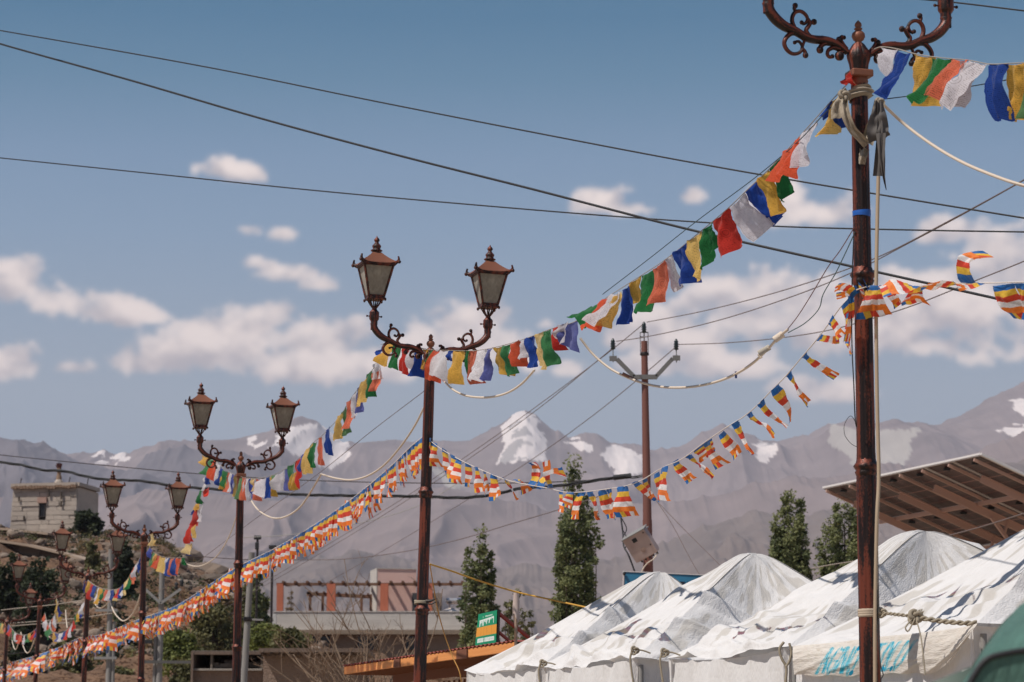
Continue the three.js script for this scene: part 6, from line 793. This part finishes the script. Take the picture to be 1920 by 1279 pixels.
// ---------------------------------------------------------------- low mud buildings
{
  const D = 64, k = mpp(D), mud = plaster([0.19, 0.13, 0.10], [0.27, 0.195, 0.15], 211), stone = plaster([0.2, 0.16, 0.13], [0.3, 0.25, 0.2], 221);
  const o = at(425, 1250, D), root = thing('mud_building', 'low brown mud-plastered building with dark openings at the foot of the third post', 'building', V(o.x, 0, o.z)), X = (px) => (px - 425) * k, Y = (py) => at(425, py, D).y;
  part('wall', [box(X(492) - X(361), Y(1257), 0.3, (X(361) + X(492)) / 2, Y(1257) / 2, -0.1), box(0.06, Y(1226), 0.5, X(361) + 0.02, Y(1226) / 2, 0)], mud, root);
  for (const [a, b] of [[361, 364], [395, 399], [437, 441], [458, 462], [489, 493]]) part('pier', box((b - a) * k, Y(1228) - Y(1257), 0.34, X((a + b) / 2), (Y(1228) + Y(1257)) / 2, -0.1), stone, root);
  part('back_wall', box(X(492) - X(361), Y(1226), 0.2, (X(361) + X(492)) / 2, Y(1226) / 2, -2.4), mud, root); for (const px of [362, 491]) part('side_wall', box(0.12, Y(1226), 2.3, X(px), Y(1226) / 2, -1.3), mud, root);
  part('lintel', box(X(494) - X(359), 0.07, 0.5, (X(359) + X(494)) / 2, Y(1226) + 0.01, -0.1), mud, root); part('roof', box(X(494) - X(359), 0.08, 2.6, (X(359) + X(494)) / 2, Y(1223), -1.3), stone, root); part('sill', box(X(492) - X(361), 0.05, 0.46, (X(361) + X(492)) / 2, Y(1256), -0.05), plaster([0.4, 0.35, 0.3], [0.5, 0.45, 0.4], 231), root);
  for (let i = 0; i < 16; i++) part('stone', box(rr(0.12, 0.3), rr(0.08, 0.14), 0.3, X(402 + i * 5.4), Y(1255) + 0.03 + rr(0, 0.14), -0.3 + rr(-0.1, 0.1)), stone, root);
  const o2 = at(570, 1250, 62), r2 = thing('mud_building', 'plain brown mud building with a dark eave shadow behind the bare bush', 'building', V(o2.x, 0, o2.z)), k2 = mpp(62), X2 = (px) => (px - 570) * k2, Y2 = (py) => at(570, py, 62).y;
  part('wall', box(X2(680) - X2(491), Y2(1224), 2.4, (X2(491) + X2(680)) / 2, Y2(1224) / 2, -1.55), mud, r2); part('roof', box(X2(690) - X2(489), 0.09, 3.4, (X2(489) + X2(690)) / 2, Y2(1221), -1.2), mud, r2); for (let i = 0; i < 12; i++) part('roof_pole', tube([V(X2(495 + i * 16.5), Y2(1221) - 0.09, -2.7), V(X2(495 + i * 16.5), Y2(1221) - 0.09, 0.44)], 0.04, 6, 1), plaster([0.2, 0.13, 0.09], [0.28, 0.19, 0.14], 235), r2);
}
// ---------------------------------------------------------------- orange shed roof and the green sign on it
{
  const A = at(647, 1256, 36), B = at(968, 1211, 29.4), o = A.clone(), root = thing('shed', 'wooden shed with a rust-red corrugated roof edge and orange fascia boards', 'shed', V(o.x, 0, o.z));
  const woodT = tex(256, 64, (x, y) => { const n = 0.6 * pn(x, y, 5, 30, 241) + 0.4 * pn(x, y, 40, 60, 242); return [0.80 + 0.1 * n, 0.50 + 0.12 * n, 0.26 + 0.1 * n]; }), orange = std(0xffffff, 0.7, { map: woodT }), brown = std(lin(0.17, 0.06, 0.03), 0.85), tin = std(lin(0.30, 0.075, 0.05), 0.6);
  const P = (t, dy = 0, back = 0) => { const p = A.clone().lerp(B, t); p.y = lerp(A.y, B.y, t) + dy; return p.add(V(0.9, 0, -0.26).multiplyScalar(back)).sub(root.position); };
  for (const [a, b] of [[0, 0.335], [0.378, 0.70], [0.765, 1.0]]) part('fascia_board', beam(P(a, -0.01), P(b, -0.01), 0.035, 0.1, 0.006), orange, root);
  for (const [a, b] of [[0.338, 0.375], [0.705, 0.76]]) part('fascia_joint', beam(P(a, -0.01), P(b, -0.01), 0.05, 0.105), brown, root);
  const cor = grid(300, 3, (u, v) => { const p = P(u * 1.01 - 0.005, 0.055 + 0.012 * Math.sin(u * 300) - 0.02 * v, -0.03 + v * 3.2); return p; }); part('corrugated_roof', cor, tin, root);
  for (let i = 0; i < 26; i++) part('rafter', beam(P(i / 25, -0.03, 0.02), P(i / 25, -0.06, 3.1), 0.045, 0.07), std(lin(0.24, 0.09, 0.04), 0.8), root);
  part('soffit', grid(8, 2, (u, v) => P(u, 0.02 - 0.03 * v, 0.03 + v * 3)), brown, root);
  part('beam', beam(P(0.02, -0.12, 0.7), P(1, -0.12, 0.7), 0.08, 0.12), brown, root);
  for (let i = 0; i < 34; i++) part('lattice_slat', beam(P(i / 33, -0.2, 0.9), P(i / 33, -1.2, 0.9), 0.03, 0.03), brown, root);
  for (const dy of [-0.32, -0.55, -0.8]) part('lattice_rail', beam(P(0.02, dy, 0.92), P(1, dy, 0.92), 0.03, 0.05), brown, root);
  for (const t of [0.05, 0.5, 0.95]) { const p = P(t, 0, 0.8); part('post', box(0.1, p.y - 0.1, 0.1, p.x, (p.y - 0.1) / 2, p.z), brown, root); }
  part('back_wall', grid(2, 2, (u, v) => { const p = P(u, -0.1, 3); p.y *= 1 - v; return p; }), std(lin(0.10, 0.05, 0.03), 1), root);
}
{
  const D = 32.5, q = [[897, 1152], [932, 1144], [930, 1209], [890, 1216]].map(([x, y], i) => at(x, y, D + (i === 0 || i === 3 ? 0.28 : 0))), o = q[3].clone(), root = thing('sign_board', 'tilted green and yellow sign board with white lettering on the shed roof', 'sign', o);
  const c = document.createElement('canvas'); c.width = 256; c.height = 416; const g = c.getContext('2d'); g.fillStyle = '#0d8a62'; g.fillRect(0, 0, 256, 416); g.fillStyle = '#dd9a3c'; g.fillRect(0, 168, 256, 112);
  for (const x of [60, 100, 138, 196]) { g.fillStyle = 'rgba(120,80,40,0.5)'; g.fillRect(x, 172, 2, 104); } for (let i = 0; i < 20; i++) { g.fillStyle = 'rgba(150,105,40,0.4)'; g.fillRect(rr(15, 235), rr(180, 265), rr(4, 14), 3); }
  g.fillStyle = '#dfe8e2';                                             // the board's lines of lettering are worn past reading: bars and strokes of their size
  g.fillRect(68, 44, 5, 14); for (let x = 102; x < 196;) { const w = rr(5, 10); g.fillRect(x, 38 + rr(-2, 2), w, rr(12, 17)); x += w + rr(2, 4); }
  g.save(); g.transform(1, -0.1, 0, 1, 0, 14); g.fillRect(26, 72, 196, 11); for (let x = 30; x < 216;) { const w = rr(6, 13); g.fillRect(x, 80, w, rr(16, 40)); x += w + rr(3, 6); } for (const [x, w, h] of [[32, 12, 66], [66, 10, 62], [82, 9, 66], [124, 10, 60], [158, 12, 58], [214, 6, 70]]) g.fillRect(x, 84, w, h); g.restore();
  g.fillRect(26, 306, 78, 50); g.fillRect(112, 306, 118, 50); g.fillStyle = 'rgba(93,150,132,0.8)'; for (let x = 34; x < 226; x += rr(9, 14)) g.fillRect(x, 314 + rr(-2, 3), rr(2, 5), rr(26, 36));
  const t = new THREE.CanvasTexture(c); t.colorSpace = THREE.SRGBColorSpace;
  const G = grid(1, 1, (u, v) => { const p = q[0].clone().lerp(q[1], u).lerp(q[3].clone().lerp(q[2], u), v).sub(o); p.u = u; p.v = 1 - v; return p; }); part('face', G, std(0xffffff, 0.5, { map: t }), root);
  const n = q[1].clone().sub(q[0]).cross(q[3].clone().sub(q[0])).normalize(); if (n.z > 0) n.negate();
  const off = n.clone().multiplyScalar(0.05); part('frame', [[0, 1], [1, 2], [2, 3], [3, 0]].map(([i, j]) => beam(q[i].clone().sub(o).addScaledVector(off, 0.6), q[j].clone().sub(o).addScaledVector(off, 0.6), 0.05, 0.02)), M.black, root);
  part('back_panel', grid(1, 1, (u, v) => q[0].clone().lerp(q[1], u).lerp(q[3].clone().lerp(q[2], u), v).sub(o).addScaledVector(off, 1)), M.black, root);
  const red = std(lin(0.26, 0.06, 0.035), 0.7); part('prop', beam(q[1].clone().sub(o).add(V(0.01, -0.03, -0.05)), at(992, 1196, D + 1.2).sub(o), 0.035, 0.035), red, root); part('prop', beam(q[1].clone().lerp(q[2], 0.6).sub(o).add(V(0.01, 0, -0.05)), at(962, 1208, D + 0.6).sub(o), 0.03, 0.03), red, root);
}
{ // wrapped stake carrying the yellow cord
  const D = 28.7, root = thing('wooden_stake', 'pale weathered stake wrapped in torn plastic, carrying the yellow cord', 'stake', V(at(966, 1200, D).x, 0, -D)), T = at(968, 1112, D); part('stake', tube([V(0, 0, 0), V(0.0, T.y * 0.6, 0), V(T.x - root.position.x, T.y, 0)], 0.017, 7, 8), std(lin(0.35, 0.25, 0.19), 0.95), root);
  part('plastic_wrap', grid(14, 8, (u, v) => { const a = u * 6.28, r = 0.03 + 0.03 * (noise2(Math.cos(a) * 2 + 5, v * 7 + Math.sin(a) * 2) - 0.3) * v; return V(T.x - root.position.x + Math.cos(a) * r, T.y - v * 0.3 * (0.6 + 0.6 * noise2(Math.cos(a) * 1.5 + 3, Math.sin(a) * 1.5)), Math.sin(a) * r); }), std(lin(0.5, 0.4, 0.36), 0.5, { side: THREE.DoubleSide }), root);
}
// ---------------------------------------------------------------- blue sign behind the tents
{
  const D = 34, A = at(1171, 1073, D), k = mpp(D), root = thing('shop_sign', 'long blue sign board with large dark serif capitals behind the tent peaks', 'sign', V(A.x, A.y, A.z)), W = 200 * k, H = 62 * k;
  root.rotation.set(0, 0, -0.045);
  part('board', box(W, H, 0.05, W / 2, -H / 2, 0), std(lin(0.035, 0.21, 0.36), 0.45, { map: tex(64, 64, (x, y) => 0.9 + 0.1 * pn(x, y, 6, 6, 251)) }), root);
  part('frame', [box(0.02, H + 0.03, 0.07, -0.012, -H / 2, 0), box(W, 0.012, 0.07, W / 2, 0.008, 0)], std(lin(0.6, 0.58, 0.56), 0.5), root); part('bolt', lathe([[0.02, 0], [0.02, 0.03], [0.001, 0.035]], 8).rotateX(Math.PI / 2).translate(-0.005, -0.02, 0.04), M.black, root);
  const font = await new FontLoader().loadAsync('fonts/droid/droid_serif_bold.typeface.json'); let x = 33 * k;
  for (const ch of 'TRAVEL') { const g = new TextGeometry(ch, { font, size: 21 * k, depth: 0.008, curveSegments: 6 }); g.computeBoundingBox(); const w = g.boundingBox.max.x; part('letter', g.translate(x, -(13 + 21) * k, 0.027), std(lin(0.012, 0.014, 0.03), 0.5), root); x += w + 3.2 * k; }
  for (const s of [0.1, 0.9]) part('post', box(0.06, A.y - 0.1, 0.06, W * s, -A.y / 2 - H * 0.3, -0.06), M.grey, root);
}
// ---------------------------------------------------------------- solar array seen from below
{
  const A = at(1545, 916, 60), B = at(1840, 853, 53.7), root = thing('solar_array', 'large tilted solar panel array on rusty steel beams, seen from underneath', 'solar panels', V(A.x, 0, A.z));
  const U = B.clone().sub(A); const L = U.length(); U.normalize(); const hz = V(-U.z, 0, U.x); if (hz.x < 0) hz.negate(); hz.normalize(); const beta = 0.36, Dn = hz.clone().multiplyScalar(Math.cos(beta)).add(V(0, -Math.sin(beta), 0)), N = U.clone().cross(Dn).normalize(); if (N.y < 0) N.negate();
  const S = (u, d, n = 0) => A.clone().addScaledVector(U, u).addScaledVector(Dn, d).addScaledVector(N, n).sub(root.position);
  const cells = tex(256, 128, (x, y) => { const cx = (x * 10) % 1, cy = (y * 6) % 1, line = cx < 0.08 || cy < 0.06, n = pn(x, y, 12, 8, 261); return line ? [0.6, 0.42, 0.39] : [0.16 + 0.07 * n, 0.1 + 0.035 * n, 0.105 + 0.035 * n]; });
  const back = std(0xffffff, 0.55, { map: cells }), alu = std(lin(0.62, 0.58, 0.55), 0.4, { metalness: 0.4 }), steel = std(lin(0.46, 0.28, 0.22), 0.6), steelD = steel;
  const nU = 6, mw = L / nU, ml = 1.75, nD = 4;
  for (let i = 0; i < nU; i++) for (let j = 0; j < nD; j++) {
    const m = new THREE.Group(); m.name = 'solar_panel'; root.add(m); const q = (a, b, n) => S((i + a) * mw, (j + b) * (ml + 0.09), n);
    part('laminate', grid(1, 1, (u, v) => q(0.02 + 0.96 * u, 0.01 + 0.94 * v, 0)), back, m);
    part('frame', [beam(q(0.005, 0, 0), q(0.995, 0, 0), 0.03, 0.035), beam(q(0.005, 0.955, 0), q(0.995, 0.955, 0), 0.04, 0.045), beam(q(0.01, 0, 0), q(0.01, 0.95, 0), 0.035, 0.045), beam(q(0.99, 0, 0), q(0.99, 0.95, 0), 0.035, 0.045)], alu, m);
    if (j < 2) part('junction_box', (() => { const p = q(0.5, 0.12, -0.03); return box(0.14, 0.05, 0.1, p.x, p.y, p.z); })(), M.black, m);
  }
  part('edge_trim', [beam(S(-0.01, -0.03, 0.01), S(L + 0.01, -0.03, 0.01), 0.02, 0.04), beam(S(L + 0.02, -0.02, 0.01), S(L + 0.02, nD * (ml + 0.09), 0.01), 0.03, 0.05)], std(lin(0.72, 0.68, 0.66), 0.45), root);
  const depth = nD * (ml + 0.09);
  for (const f of [0.03, 0.19, 0.36, 0.52, 0.66, 0.82, 0.97]) part('purlin', beam(S(L * f, -0.02, -0.09), S(L * f, depth, -0.08), 0.035, 0.06), steel, root);
  for (const f of [0.1, 0.40, 0.62, 0.9]) part('girder', [beam(S(L * f, 0.5, -0.24), S(L * f, depth - 0.2, -0.24), 0.02, 0.15), beam(S(L * f, 0.5, -0.17), S(L * f, depth - 0.2, -0.17), 0.10, 0.012)], steelD, root);
  for (const d of [1.6, 3.5, 5.4]) part('cross_beam', beam(S(-0.05, d, -0.15), S(L + 0.05, d, -0.15), 0.06, 0.09), steel, root);
  for (const [f, d] of [[0.4, 3.0], [0.62, 2.4], [0.9, 3.2], [0.4, 5.2]]) part('strut', beam(S(L * f, d, -0.2), S(L * f + 0.02, d, -0.55), 0.05, 0.05), steel, root);
  for (const [f, d] of [[0.4, 5.6], [0.9, 5.6], [0.1, 5.6], [0.62, 3.6]]) { const p = S(L * f, d, -0.3); part('column', box(0.22, p.y, 0.22, p.x, p.y / 2, p.z), steelD, root); part('brace', [beam(S(L * f, d - 1.6, -0.28), V(p.x, p.y - 1.2, p.z), 0.06, 0.08), beam(S(L * f, d + 1.3, -0.28), V(p.x, p.y - 0.9, p.z), 0.06, 0.08)], steelD, root); }
  part('conduit', tube([S(L * 0.2, 5.9, -0.6), S(L * 0.6, 5.2, -0.62), S(L * 1.1, 4.6, -0.5)], 0.025, 6, 10), std(lin(0.25, 0.2, 0.18), 0.7), root);
  wire('thin wire strung from the tents up under the solar panels', 'wire', [[1648, 1040, 50], [1750, 1012, 48], [1850, 985, 46], [1990, 940, 44]], 0.012, pw);
  wire('thin slack line behind the tall post at poplar height', 'wire', [[1520, 1066, 60], [1565, 1058, 60], [1620, 1050, 60], [1700, 1040, 60]], 0.012, std(lin(0.4, 0.34, 0.3), 0.8));
}
renderer.render(scene, camera);
